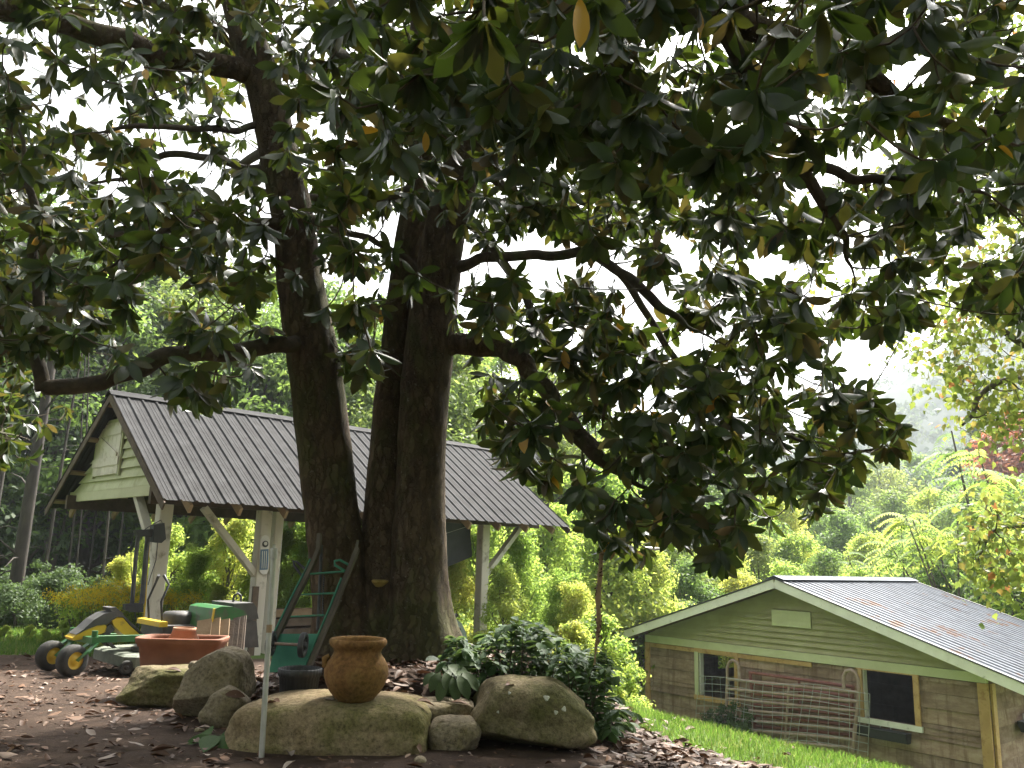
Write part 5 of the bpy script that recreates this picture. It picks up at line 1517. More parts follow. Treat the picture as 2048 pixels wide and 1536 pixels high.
# ------------------------------------------------------------------ green tractor behind the planter, leaning planks, timber
gp0 = P(440, 1290, 10.6)
tr_ = thing('garden_tractor', 'green tractor with yellow stripe half hidden behind leaning planks', 'tractor', Vector((gp0.x, gp0.y, terrain(gp0.x, gp0.y))))
m = MB(); ext(m, [(392, 1262), (400, 1236), (404, 1214), (418, 1209), (440, 1210), (462, 1218), (470, 1230), (452, 1234), (432, 1236), (420, 1242), (412, 1262)], gp0, nB, -.35, .35); m.build('fender', M['mower_green'], tr_)
m = MB(); ext(m, [(389, 1262), (397, 1236), (401, 1214), (404, 1213), (400, 1237), (393, 1262)], gp0, nB, -.36, -.335); m.build('stripe', M['mower_yellow'], tr_)
m = MB(); ext(m, [(445, 1204), (484, 1203), (490, 1212), (494, 1234), (470, 1238), (464, 1218), (446, 1211)], gp0, nB, -.3, .3); m.build('seat_base', M['mower_grey'], tr_)
m = MB(); tubepx(m, [(466, 1204), (468, 1192), (476, 1186), (482, 1192), (482, 1204)], gp0, nB, .014, 8); m.build('grab_loop', M['black_plastic'], tr_)
m = MB(); ext(m, [(400, 1256), (420, 1242), (490, 1238), (494, 1290), (402, 1292)], gp0, nB, -.30, .30); m.build('chassis', M['mower_grey'], tr_)
for t_, px in ((.30, 470), (.30, 412)):
    c = onplane(px, 1278, gp0, nB) + nB * t_; wheel(tr_, Vector((c.x, c.y, terrain(c.x, c.y) + .22)), nB, .22, .16, 'mower_yellow')
lp0 = P(440, 1300, 9.6)
gPl = 'planks leaning behind the planter'
for i, (xa, ya, xb, yb, w) in enumerate(((410, 1240, 402, 1306, .17), (428, 1238, 424, 1308, .15), (446, 1240, 440, 1310, .16), (462, 1242, 452, 1310, .10), (474, 1236, 464, 1310, .08), (482, 1234, 474, 1308, .09), (488, 1232, 482, 1308, .06))):
    t_ = P(xa, ya, 10.15 + .02 * i); b_ = P(xb, yb, 9.75); b_.z = terrain(b_.x, b_.y)
    m = MB(); d_ = (t_ - b_); m.beam(b_, b_ + d_, w, .022, sB.cross(d_).normalized().cross(d_.normalized()) if False else Vector((0, -1, .2)))
    tag(m.build('plank', M['raw_wood'] if i < 3 else M['dark_wood'], None, b_), ('wide tan plank' if i < 3 else 'narrow dark plank') + ' leaning upright beside the middle shed post', 'plank', gPl)
# dark board against the middle post
t_ = P(504, 1172, 11.3); b_ = P(492, 1262, 11.2)
b_ = POST_M - sB * .2 - sA * .13; b_.z = terrain(b_.x, b_.y); t_ = POST_M - sB * .14 - sA * .11; t_.z = onplane(502, 1172, POST_M, nB).z
m = MB(); m.beam(b_, t_, .10, .04, sB); tag(m.build('board', M['dark_wood'], None, b_), 'dark charred board standing against the middle shed post', 'board')
# stacked timber under the roof behind the hand truck
gT = 'timbers stacked under the shed roof'
for i in range(13):
    r_ = i // 4; c_ = i % 4
    q0 = S(uM + .35 + .1 * (i % 3), VN + .75 + c_ * .24, 0); z0 = terrain(q0.x, q0.y) + .08 + r_ * .16
    q0.z = z0; q1 = q0 + sA * (2.2 + .3 * math.sin(i * 2.1)) + sB * .12 * math.sin(i * 1.7)
    m = MB(); m.beam(q0, q1, .19, .13 + .02 * (i % 2)); tag(m.build('timber', M['dark_wood'] if i % 3 else M['raw_wood'], None, q0), 'rough weathered timber in the stack under the shed roof', 'timber', gT)
# ------------------------------------------------------------------ gauge on the middle post
gz = onplane(530, 1105, POST_M - sB * .1, nB)
gt = thing('wall_thermometer', 'tall pale thermometer plate with round dial and blue scale on the middle post', 'thermometer', gz)
q0 = POST_M - sB * .098
def gpx(x, y): return onplane(x, y, q0, nB)
m = MB(); ext(m, [(520, 1080), (523, 1073), (530, 1070), (536, 1073), (538, 1080), (536, 1140), (532, 1148), (526, 1149), (520, 1146), (517, 1140)], q0, nB, -.02, -.002); m.build('plate', M['dial'], gt)
m = MB(); m.disc(gpx(529, 1088) - nB * .021, -nB, .05, 24, .012); m.build('dial', M['dial_ink'], gt)
m = MB(); m.disc(gpx(529, 1087) - nB * .034, -nB, .028, 20, .006); m.build('dial_face', M['dial'], gt)
m = MB(); ext(m, [(521, 1099), (537, 1098), (535, 1139), (519, 1140)], q0 - nB * .02, nB, -.006, -.001); sc_ = m.build('scale', M['dial_blue'], gt)
for x in (525, 529, 533):
    m = MB(); ext(m, [(x - .5, 1102), (x + .7, 1102), (x - .8, 1137), (x - 2, 1137)], q0 - nB * .026, nB, -.004, -.001); m.build('scale_line', M['dial'], sc_)
# ------------------------------------------------------------------ leaning galvanised pole
pb_ = G(523, 1516); pt_ = P(548, 1099, 6.0)
pt_ = P(548, 1099, pb_.y + .10)
pl_ = thing('leaning_pole', 'tall pale galvanised pole leaning in front of the long boulder', 'pole', pb_)
m = MB(); m.tube([pb_ - Vector((0, 0, .03)), pt_], .0175, 14); m.build('pole', M['steel'], pl_)
m = MB(); m.tube([pt_ - (pt_ - pb_).normalized() * .06, pt_ + Vector((0, 0, .008))], .024, 14); m.tube([pt_, pt_ + (pt_ - pb_).normalized() * .035], .01, 10); m.build('cap', M['steel'], pl_)
m = MB(); mid_ = pb_ + (pt_ - pb_) * .585; m.tube([mid_, mid_ + (pt_ - pb_).normalized() * .05], .0185, 14); m.build('tape_band', M['raw_wood'], pl_)
# ------------------------------------------------------------------ green hand truck leaning on the trunk
ht = thing('hand_truck', 'old green hand truck with wooden rails leaning against the left trunk', 'hand truck', P(600, 1330, 7.0))
D0, D1 = 6.95, 7.42
def hp_(x, y): return P(x, y, D0 + (D1 - D0) * (1330 - y) / 250)
railL = [hp_(*q_) for q_ in ((546, 1290), (568, 1245), (592, 1195), (615, 1150), (628, 1122), (637, 1100), (639, 1072))]
railR = [hp_(*q_) for q_ in ((618, 1335), (640, 1282), (668, 1216), (690, 1160), (704, 1126), (714, 1100))]
def rail(mb, pts, w, h):
    for a, b in zip(pts[:-1], pts[1:]): mb.beam(a, b + (b - a).normalized() * .01, w, h, (0, -1, .25))
for pts_ in (railL, railR):
    m = MB(); rail(m, pts_, .034, .075); m.build('rail', M['cart_wood'], ht)
    m = MB(); rail(m, [q_ + Vector((-.03, -.022, 0)) for q_ in pts_[:-2]], .012, .05); m.build('rail_strap', M['cart_green'], ht)
for (xa, ya, xb, yb) in ((622, 1148, 690, 1143), (604, 1189, 672, 1186), (584, 1233, 650, 1230)):
    m = MB(); m.beam(hp_(xa, ya) + Vector((0, -.03, 0)), hp_(xb, yb) + Vector((0, -.03, 0)), .012, .036, (0, -1, .2)); m.build('cross_bar', M['cart_green'], ht)
m = MB(); ext(m, [(556, 1268), (640, 1268), (630, 1302), (616, 1342), (538, 1345)], P(590, 1300, 7.02), Vector((.08, .96, -.26)).normalized(), -.01, .01); m.build('nose_plate', M['cart_green'], ht)
wax = (hp_(605, 1289) - hp_(540, 1285)).normalized()
for (x, y) in ((606, 1290), (542, 1287)):
    c = P(x, y, 6.86)
    w_ = MB(); w_.lathe(c - wax * .02, [(.062, 0), (.092, 0), (.096, .006), (.096, .034), (.092, .04), (.062, .04), (.062, 0)], 28, wax); wo = w_.build('wheel', M['dark_steel'], ht)
    w_ = MB()
    for a in range(5):
        dv = (wax.orthogonal().normalized() * math.cos(a * 1.2566) + wax.cross(wax.orthogonal().normalized()) * math.sin(a * 1.2566)); w_.beam(c, c + dv * .075, .018, .014, wax)
    w_.lathe(c - wax * .028, [(.0005, 0), (.022, 0), (.022, .056), (.0005, .056)], 14, wax); w_.build('spokes', M['dark_steel'], wo)
m = MB(); m.tube([P(542, 1287, 6.86), P(606, 1290, 6.86)], .012, 10); m.build('axle', M['rust_pipe'], ht)
m = MB(); q_ = hp_(608, 1135); m.tube([hp_(612, 1140) , hp_(598, 1125) + Vector((0, -.05, 0)), hp_(590, 1122) + Vector((0, -.06, 0)), hp_(592, 1132) + Vector((0, -.05, 0)), hp_(604, 1152)], .011, 8); m.build('handle_loop', M['dark_steel'], ht)
m = MB(); m.tube([hp_(690, 1142), hp_(672, 1130) + Vector((0, -.05, 0)), hp_(672, 1122) + Vector((0, -.06, 0)), hp_(682, 1120) + Vector((0, -.05, 0)), hp_(698, 1130)], .011, 8); m.build('handle_loop', M['cart_green'], ht)
m = MB(); m.tube([hp_(640, 1090) + Vector((0, .06, 0)), hp_(634, 1180) + Vector((0, .1, 0)), hp_(630, 1262) + Vector((0, .1, 0))], .014, 8); m.build('back_rod', M['dark_steel'], ht)
ch_ = MB()
cp = [hp_(648, 1150), hp_(646, 1190), hp_(645, 1236)]
for a, b in zip(cp[:-1], cp[1:]):
    for i in range(9):
        t = i / 9; c = a + (b - a) * t; ch_.tube([c, c + (b - a) / 9 * .8], .007, 5)
ch_.build('chain', M['dark_steel'], ht)
m = MB(); m.beam(hp_(708, 1120), hp_(716, 1082), .02, .035, (0, -1, .2)); m.build('rail_tip', M['cart_wood'], ht)
# ------------------------------------------------------------------ tarp under the roof, machine behind the trunk, hanging vine
ta = [S(uR - 1.6, VN + .25, sZE + .02), S(uR - .12, VN + .25, sZE + .02)]
K = 14; vs = []; fs = []
for j in range(9):
    for i in range(K):
        f = i / (K - 1); g_ = j / 8
        drop = (1.28 - .62 * f) * g_
        vs.append(ta[0] + (ta[1] - ta[0]) * f + Vector((0, 0, -drop)) + sB * (.07 * math.sin(f * 9 + g_ * 2) * g_ + .05 * nz(f * 4, g_ * 4)))
for j in range(8):
    for i in range(K - 1): fs.append((j * K + i, j * K + i + 1, (j + 1) * K + i + 1, (j + 1) * K + i))
tp_ = thing('hanging_tarp', 'dark tarp hanging under the roof beside the right shed post', 'tarp', ta[0])
m = MB(); m.add(vs, fs, True); m.add([Vector(v) + sB * .006 for v in vs], [tuple(reversed(f)) for f in fs], True); m.build('sheet', M['tarp'], tp_)
m = MB(); m.tube([S(uR - 1.55, VN + .12, sZE - .42), S(uR - .1, VN + .12, sZE + .0)], .006, 6); m.build('rope', M['steel'], tp_)
ap = P(885, 1270, 10.4)
at_ = thing('quad_bike', 'grey green machine with handlebars parked behind the right trunk', 'machine', Vector((ap.x, ap.y, terrain(ap.x, ap.y))))
m = MB(); ext(m, [(840, 1236), (866, 1222), (884, 1232), (900, 1244), (908, 1262), (912, 1282), (904, 1284), (898, 1266), (884, 1254), (860, 1250), (840, 1262)], ap, nB, -.22, .22); m.build('fairing', M['atv_grey'], at_)
m = MB(); ext(m, [(840, 1262), (862, 1252), (886, 1258), (897, 1272), (900, 1300), (842, 1302)], ap, nB, -.18, .18); m.build('body', M['mower_grey'], at_)
for pl, r_ in (([(884, 1258), (902, 1244), (913, 1230)], .016), ([(884, 1270), (905, 1266), (918, 1258)], .016)):
    m = MB(); tubepx(m, pl, ap - nB * .23, nB, r_, 8); hb = m.build('handlebar', M['dark_steel'], at_)
    m = MB(); e = onplane(*pl[-1], ap - nB * .23, nB); e0 = onplane(*pl[-2], ap - nB * .23, nB); m.tube([e - (e - e0).normalized() * .09, e + (e - e0).normalized() * .01], .024, 10); m.build('grip', M['rubber'], hb)
for px in (850, 898):
    c = onplane(px, 1300, ap, nB) - nB * .3; wheel(at_, Vector((c.x, c.y, terrain(c.x, c.y) + .22)), nB, .22, .16, 'mower_grey')
vp = [P(1208, 1060, 6.6), P(1203, 1105, 6.6), P(1200, 1150, 6.58), P(1196, 1200, 6.58), P(1198, 1240, 6.57), P(1194, 1290, 6.57), P(1190, 1330, 6.57)]
vt = thing('hanging_vine', 'dry twisted dead vine hanging from the branch above the shrub', 'vine', vp[-1])
m = MB()
for s_ in range(5):
    m.tube([p + Vector((.012 * math.sin(i * 1.9 + s_ * 1.3), .012 * math.cos(i * 1.7 + s_ * 1.3), 0)) for i, p in enumerate(vp[:7 - s_ // 2])], [.011, .011, .010, .012, .011, .007, .003][:7 - s_ // 2], 6)
m.build('stem', M['raw_wood'], vt)
# dry curled bits clinging to the vine
rng = np.random.default_rng(4); C = []
for k in range(160):
    t = rng.uniform(0, 5); i = int(t); C.append(np.array(vp[i] + (vp[i + 1] - vp[i]) * (t - i)) + rng.normal(size=3) * .012)
V, F = leaf_cloud(np.array(C) - np.array(vp[-1]), rng.normal(size=(160, 3)), np.full(160, .045), rng, .4)
tag(quads('dry_leaves', V, F, M['dry_leaf'], vt, np.repeat(rng.random(160), 4)), kind='stuff')
# ------------------------------------------------------------------ shrub, hosta, fresh sprig
def stems_shrub(label, spots, seed, cat='shrub'):
    rng = np.random.default_rng(seed)
    g0 = spots[0][0]
    t = thing('variegated_shrub', label, cat, g0, None)
    mb = MB(); V = []; T = []
    TV, TF = leaf_template(.24, .05, .25)
    Fs = []; n = 0
    for (b_, tip) in spots:
        hgt = (tip - b_).length
        mid = b_ + (tip - b_) * .5 + Vector((0, 0, .22 * hgt))
        pts_ = curve_pts([tuple(b_), tuple(mid), tuple(tip)], 14)
        mb.tube([tuple(p) for p in pts_], [.005 * (1 - .6 * i / 13) for i in range(14)], 5, cap=False)
        for i in range(3, 14):
            d = pts_[i] - pts_[i - 1]; d /= np.linalg.norm(d)
            sd = np.cross(d, [0, 0, 1.0]); sd /= (np.linalg.norm(sd) + 1e-9)
            for sg in (-1, 1):
                dr = sd * sg + d * .6 + np.array([0, 0, -.45]) + rng.normal(size=3) * .25
                f_ = frames(dr[None], (np.array([[0, 0, 1.0]]) + rng.normal(size=(1, 3)) * .3))[0]
                ln = rng.uniform(.07, .115)
                V.append((TV @ f_.T) * ln + pts_[i]); T.append(np.full(len(TV), rng.random() * .75 + (.25 if rng.random() < .08 else 0))); Fs.append(TF + n); n += len(TV)
    mb.build('stems', M['twig'], t)
    tag(quads('foliage', np.vstack(V) - np.array(g0), np.vstack(Fs), M['shrub_leaf'], t, np.concatenate(T), smooth=True), kind='stuff')
rd = random.Random(21)
def shrub_spots(x0, x1, yb, tops, Y0, Y1, n):
    out = []
    for _ in range(n):
        px = rd.uniform(x0, x1); Y = rd.uniform(Y0, Y1); b_ = P(px, yb, Y); b_.z = terrain(b_.x, b_.y)
        tx = px + rd.uniform(-45, 70); ty = np.interp(tx, [a for a, _ in tops], [b for _, b in tops]) + rd.expovariate(1 / 42.0)
        tip = P(tx, ty, Y + rd.uniform(-.35, .25)); tip.z = max(tip.z, b_.z + .12)
        out.append((b_, tip))
    return out
stems_shrub('arching leafy shrub between the right trunk and the mossy boulder', shrub_spots(890, 1080, 1370, [(850, 1290), (900, 1275), (960, 1270), (1000, 1240), (1080, 1240), (1110, 1275), (1180, 1300)], 6.7, 7.5, 58), 31)
stems_shrub('spreading variegated shrub spilling past the end of the mossy boulder', shrub_spots(1070, 1210, 1400, [(1040, 1290), (1080, 1275), (1150, 1285), (1200, 1300), (1240, 1345), (1270, 1390)], 6.6, 7.4, 54), 32)
stems_shrub('low leafy sprout at the foot of the mossy boulder', shrub_spots(1195, 1235, 1440, [(1180, 1400), (1240, 1400), (1260, 1430)], 6.5, 6.7, 9), 33)
hb_ = P(898, 1385, 6.62); hb_.z = terrain(hb_.x, hb_.y)
hs_ = thing('broad_leaved_plant', 'broad leaved grey green plant at the foot of the right trunk', 'plant', hb_)
HT, HF = leaf_template(.27, .06, .35, .006)
for i, (x, y, dx, dy, ln, Y) in enumerate(((880, 1320, -26, -12, 34, 6.75), (885, 1335, 34, 8, 44, 6.6), (895, 1330, 55, 22, 52, 6.55), (905, 1345, 60, 10, 50, 6.5), (880, 1345, -20, 30, 40, 6.5), (895, 1355, -25, 45, 46, 6.42), (905, 1355, 12, 48, 44, 6.40), (915, 1350, 30, 45, 48, 6.40), (890, 1345, 8, 30, 40, 6.45), (925, 1345, 45, 35, 44, 6.45), (870, 1345, -25, 18, 34, 6.6), (912, 1330, 35, -14, 40, 6.7))):
    a = P(x, y, Y); b_ = P(x + dx, y + dy, Y - .12); dr = np.array(b_ - a); k = ln * Y / FPX * 1.0
    f_ = frames(dr[None], np.array([[.1 * math.sin(i * 2.1), -.6, 1.0]]))[0]
    o = quads('leaf', HT, HF, M['hosta_leaf'], hs_, smooth=True)
    o.matrix_basis = Matrix([list(f_[r_] * k) + [a[r_] - hb_[r_]] for r_ in range(3)] + [[0, 0, 0, 1]])
    m = MB(); m.tube([hb_ + Vector((.02 * math.sin(i), .02 * math.cos(i), 0)), (hb_ + a) / 2 + Vector((0, 0, .03)), a], .004, 5); m.build('stem', M['green_leaf'], hs_)
sg_ = G(442, 1480)
sp = thing('magnolia_sprig', 'fresh green magnolia sprig fallen on the dirt by the long boulder', 'sprig', sg_)
for i, (x, y, x2, y2) in enumerate(((420, 1482, 372, 1490), (420, 1480, 384, 1464), (428, 1482, 408, 1506), (430, 1484, 428, 1508), (442, 1480, 500, 1472), (440, 1481, 480, 1484))):
    a = G(x, y) + Vector((0, 0, .035)); b_ = G(x2, y2) + Vector((0, 0, .05 if i % 2 else .02)); dr = np.array(b_ - a); k = np.linalg.norm(dr)
    f_ = frames(dr[None], np.array([[.15 * (-1) ** i, -.5, 1.0]]))[0]
    TV, TF = TEMPL[i % 4]
    o = quads('leaf', TV * np.array([1, 1.1, 1]), TF, M['green_leaf'], sp, smooth=True)
    o.matrix_basis = Matrix([list(f_[r_] * k) + [a[r_] - sg_[r_]] for r_ in range(3)] + [[0, 0, 0, 1]])
m = MB(); m.tube([G(418, 1480) + Vector((0, 0, .03)), G(432, 1481) + Vector((0, 0, .03)), G(446, 1480) + Vector((0, 0, .025))], .007, 6); m.build('stem', M['twig'], sp)

# ------------------------------------------------------------------ at the barn: gate panels, wire panel, troughs
def gate(label, tl, tr, br, bl, u0, mat, rails, loops, seed):
    """pixel corners in the plane u = -u0 off the barn wall"""
    org = B(-u0, 0, 0)
    q = [onplane(*c, org, bA) for c in (tl, tr, br, bl)]
    t = thing('gate_panel', label, 'gate', q[3])
    def at(f, g_): return (q[0] * (1 - f) + q[1] * f) * (1 - g_) + (q[3] * (1 - f) + q[2] * f) * g_
    for g_ in rails:
        m = MB(); m.tube([at(0, g_), at(.5, g_), at(1, g_)], .030, 10); m.build('rail', M[mat], t)
    for f in (0, .5, 1):
        m = MB(); m.tube([at(f, -.02 if f != .5 else 0), at(f, 1.06)], .034 if f != .5 else .026, 10); m.build('upright', M[mat], t)
    for f, sgn in loops:
        m = MB(); a = at(f, 0); d = (q[1] - q[0]).normalized() * sgn; u_ = Vector((0, 0, 1))
        m.tube([a + u_ * -.02, a + u_ * .22, a + u_ * .34 + d * .05, a + u_ * .39 + d * .14, a + u_ * .36 + d * .24, a + u_ * .27 + d * .29, a + d * .30 + u_ * .0], .034, 10); m.build('hinge_loop', M[mat], t)
    return t, at
gate('red pipe gate panel leaning behind the rusty one', (1500, 1345), (1706, 1374), (1700, 1470), (1510, 1452), .16, 'red_pipe', (0, .2, .4, .6, .8, 1), (), 1)
gt1, at1 = gate('rusty pipe corral gate leaning against the barn wall', (1455, 1358), (1718, 1385), (1706, 1496), (1450, 1474), .34, 'rust_pipe', (0, .17, .34, .51, .68, .85, 1), ((0, 1), (1, -1)), 2)
m = MB(); a, b, c = at1(.47, 1.0), at1(.62, .82), at1(.8, 1.02); m.tube([a, b, c], .018, 8); m.build('brace', M['rust_pipe'], gt1)
wq = [onplane(*c, B(-.52, 0, 0), bA) for c in ((1400, 1352), (1740, 1384), (1738, 1500), (1392, 1456))]
wt = thing('wire_panel', 'bent grey wire mesh panel propped in front of the gates', 'wire fence', wq[3])
def wat(f, g_):
    p = (wq[0] * (1 - f) + wq[1] * f) * (1 - g_) + (wq[3] * (1 - f) + wq[2] * f) * g_
    return p - bA * (.10 * math.sin(f * 7) * (1 - g_) + .05 * math.sin(f * 17 + g_ * 3)) + Vector((0, 0, .03 * math.sin(f * 11)))
for i in range(20):
    m = MB(); m.tube([wat(i / 19, g_) for g_ in np.linspace(0, 1.06, 5)], .006, 5); m.build('vertical_wire', M['wire'], wt)
for j in range(8):
    m = MB(); m.tube([wat(f, j / 7) for f in np.linspace(0, 1, 20)], .006, 5); m.build('horizontal_wire', M['wire'], wt)
def feeder(label, p, ax, out, L_, grp):
    t = thing('feed_trough', label, 'trough', p, grp)
    m = MB(); h_ = .17; w = .22
    o = p + out * .03
    cs = [(0, 0), (.05, -h_), (w - .05, -h_), (w, 0), (w - .02, 0), (w - .06, -h_ + .02), (.06, -h_ + .02), (.02, 0)]
    vs = [o + out * a + Vector((0, 0, b)) for a, b in cs] + [o + ax * L_ + out * a + Vector((0, 0, b)) for a, b in cs]
    fs = [(i, (i + 1) % 8, 8 + (i + 1) % 8, 8 + i) for i in range(8)] + [tuple(range(7, -1, -1)), tuple(range(8, 16))]
    m.add(vs, fs)
    for e in (0, L_ - .02):
        q_ = o + ax * e; m.add([q_ + out * a + Vector((0, 0, b)) for a, b in cs[:4]] + [q_ + ax * .02 + out * a + Vector((0, 0, b)) for a, b in cs[:4]], [(3, 2, 1, 0), (4, 5, 6, 7), (0, 1, 5, 4), (1, 2, 6, 5), (2, 3, 7, 6), (3, 0, 4, 7)])
    m.build('bin', M['black_plastic'], t)
    m = MB(); c = o + ax * L_ * .5 + Vector((0, 0, .0)); m.tube([c - ax * .1, c - ax * .09 + Vector((0, 0, .09)), c + ax * .09 + Vector((0, 0, .09)), c + ax * .1], .012, 8); m.build('hanger', M['steel'], t)
fv, fz = onB(1826, 1466); feeder('black feed trough hung under the right barn window', B(-.03, fv, fz), bB, -bA, .95, None)
sd_ = onplane(2030, 1442, B(0, -.04, 0), bB); feeder('black feed trough hung on the side wall round the barn corner', sd_, bA, -bB, .8, None)
lw3 = 'airy green weed clump growing through the wire panel by the barn'
for (px, ty, du) in ((1412, 1412, .5), (1436, 1400, .65), (1462, 1392, .5), (1490, 1408, .6), (1425, 1430, .85), (1465, 1432, .9)):
    q_ = onplane(px, ty, B(-du, 0, 0), bA); z0 = terrain(q_.x, q_.y)
    plant('airy', 'weed_clump', lw3, 'weeds', 'weeds by the gate panels', q_.x, q_.y, z0, max(.35, q_.z - z0), random.uniform(0, 6), .8)
#@@LITTER
# ------------------------------------------------------------------ second tree: maple limbs reaching in from the right
mp0 = Vector((8.6, 10.5, terrain(8.6, 10.5)))
mt_ = thing('maple_tree', 'yellow green deciduous tree reaching in from the right above the barn', 'tree', mp0)
mb = MB(); rough_tube(mb, curve_pts([(8.6, 10.5, mp0.z - .2, .26), (8.5, 10.5, mp0.z + 2.5, .22), (8.3, 10.4, mp0.z + 5, .18), (8.2, 10.3, mp0.z + 8, .12), (8.1, 10.4, mp0.z + 11, .05)], 40), 24, .08, None, 9); mb.build('trunk', M['forest_bark'], mt_)
ML = [
 [(8.4, 10.5, 2.0, .09)] + [(*P(x, y, Y), r_) for x, y, Y, r_ in ((2120, 720, 10.0, .06), (2048, 690, 9.6, .045), (1975, 640, 9.3, .03), (1900, 600, 9.0, .015))],
 [(8.4, 10.5, 1.4, .07)] + [(*P(x, y, Y), r_) for x, y, Y, r_ in ((2100, 800, 10.0, .05), (2020, 760, 9.6, .035), (1960, 790, 9.4, .03), (1945, 830, 9.3, .022), (1925, 850, 9.2, .012))],
 [(8.3, 10.4, 4.5, .09)] + [(*P(x, y, Y), r_) for x, y, Y, r_ in ((2150, 200, 10.0, .06), (2060, 150, 10.0, .045), (1980, 90, 10.0, .03), (1900, 60, 10.0, .015))],
 [(8.3, 10.4, 3.6, .08)] + [(*P(x, y, Y), r_) for x, y, Y, r_ in ((2140, 420, 10.4, .05), (2050, 400, 10.6, .035), (1960, 330, 10.8, .02))],
 [(8.5, 10.5, -.2, .06)] + [(*P(x, y, Y), r_) for x, y, Y, r_ in ((2110, 1030, 10.4, .04), (2048, 1050, 10.3, .03), (1990, 1060, 10.2, .018), (1960, 1110, 10.2, .01))],
]
mn = []
for k, L_ in enumerate(ML):
    C = curve_pts(L_, 26); mb = MB(); rough_tube(mb, C, 10, .08, None, 40 + k); mb.build('branch', M['forest_bark'], mt_); mn += [tuple(c) for c in C[6:]]
rng = np.random.default_rng(8)
def region(n, x0, x1, y0, y1, fn, Y0, Y1):
    out = []
    while len(out) < n:
        px, py = rng.uniform(x0, x1), rng.uniform(y0, y1)
        if fn(px, py): out.append(tuple(P(px, py, rng.uniform(Y0, Y1))))
    return out
mpnts = region(105, 1800, 2130, 560, 880, lambda x, y: y < 880 - .0 * x and y > 600 - (x - 1800) * .2 and (y < 720 + (x - 1800) * .75) and (y - 600) < (x - 1790) * 1.5 + 60, 8.8, 10.6)
mpnts += region(130, 1880, 2150, -80, 560, lambda x, y: x > 1900 + 40 * math.sin(y * .02), 9.6, 11.6)
mpnts += region(45, 1930, 2120, 1000, 1200, lambda x, y: (x - 1900) > abs(y - 1080) * .9, 9.9, 10.6)
mpnts += [(8.3 + rng.normal() * 2.2, 10.4 + rng.normal() * 2.2, mp0.z + rng.uniform(5, 12)) for _ in range(200)]
NAm = [np.array(n_[:3]) for n_ in mn]; NRm = [n_[3] for n_ in mn]
for i in range(12): NAm.append(np.array([8.25, 10.35, mp0.z + 4 + .6 * i])); NRm.append(.1)
tw = MB(); V = []; Fs = []; T = []; n = 0
TVm, TFm = leaf_template(.42, .05, .2, .02, ((-.4, .01), (0, .02), (.15, .75), (.3, .62), (.45, 1.0), (.6, .55), (1.0, .02)))
mpn = np.array(mpnts); dm = np.array([np.min(np.sum((np.array(NAm) - p) ** 2, 1)) for p in mpn])
for oi in np.argsort(dm):
    p = mpn[oi]; A = np.array(NAm); j = int(np.argmin(np.sum((A - p) ** 2, 1))); s_ = A[j]; L_ = np.linalg.norm(p - s_)
    line = [s_ + (p - s_) * t + np.array([0, 0, -.12 * L_ * math.sin(math.pi * t)]) + rng.normal(size=3) * .02 * L_ for t in np.linspace(0, 1, 5)]
    r0 = min(NRm[j] * .7, .014); tw.tube([tuple(q_) for q_ in line], [r0 + (.003 - r0) * i / 4 for i in range(5)], 5, cap=False)
    for i in (2, 4): NAm.append(line[i]); NRm.append(.008)
    for k in range(19):
        t = rng.uniform(.45, 1.1); c = s_ + (p - s_) * t + rng.normal(size=3) * .17; dr = rng.normal(size=3) + np.array([0, 0, -.9])
        f_ = frames(dr[None], rng.normal(size=(1, 3)) * .7 + np.array([[0, 0, .8]]))[0]; ln = rng.uniform(.07, .12)
        V.append((TVm @ f_.T) * ln + c); Fs.append(TFm + n); n += len(TVm); T.append(np.full(len(TVm), np.clip(rng.normal(.45, .25), 0, .99)))
tag(tw.build('twigs', M['twig'], mt_), kind='stuff')
tag(quads('crown', np.vstack(V) - np.array(mp0), np.vstack(Fs), M['maple_leaf'], mt_, np.concatenate(T), smooth=True), kind='stuff')

# ------------------------------------------------------------------ fallen leaves
rnd = random.Random(17)
def curled(w, curl, seed):
    TV, TF = leaf_template(w, .02, .06, .008, ((-.13, .012), (0, .02), (.1, .42), (.22, .74), (.38, .98), (.55, 1.0), (.72, .82), (.86, .5), (1.0, .02)))
    V = TV.copy()
    for v in V:
        v[2] += curl * (v[1] / w) ** 2 * .09 + .05 * math.sin(v[0] * 3 + seed) * curl
    return V, TF
DRY = [curled(.2, .9, 0), curled(.18, 1.4, 1), curled(.21, -.8, 2), curled(.19, .4, 3), curled(.17, 1.9, 4)]
def ldens(x, y):
    d = .03
    if x > .4: d = max(d, sstep(.4, 1.4, x) * 1.0 * (1 - .9 * sstep(.3, .75, cover_at(x, y))))
    dm_ = math.hypot((x + .75) / 1.9, (y - 7.9) / 1.75)
    if dm_ < 1: d = max(d, .75)
    if x < -1.5 and y < 9.5: d = max(d, .05 + .05 * nz(x * 1.2, y * 1.2))
    if cover_at(x, y) > .6: d = min(d, .03)
    return d
lp = []
while len(lp) < 7000:
    x = rnd.uniform(-8, 6.5); y = rnd.uniform(4.7, 12.5)
    if rnd.random() > ldens(x, y) * (1 if y < 8 else .6): continue
    lp.append((x, y, terrain(x, y)))
nfull = len(lp)
while len(lp) < nfull + 4200:      # broken leaf bits trodden into the dirt
    x = rnd.uniform(-7, 3); y = rnd.uniform(5, 11.5)
    if cover_at(x, y) > .5: continue
    lp.append((x, y, terrain(x, y) - .008))
LP2 = np.array(lp); n = len(LP2); rng = np.random.default_rng(5)
LP2[:, 2] += rng.uniform(.008, .035, n)
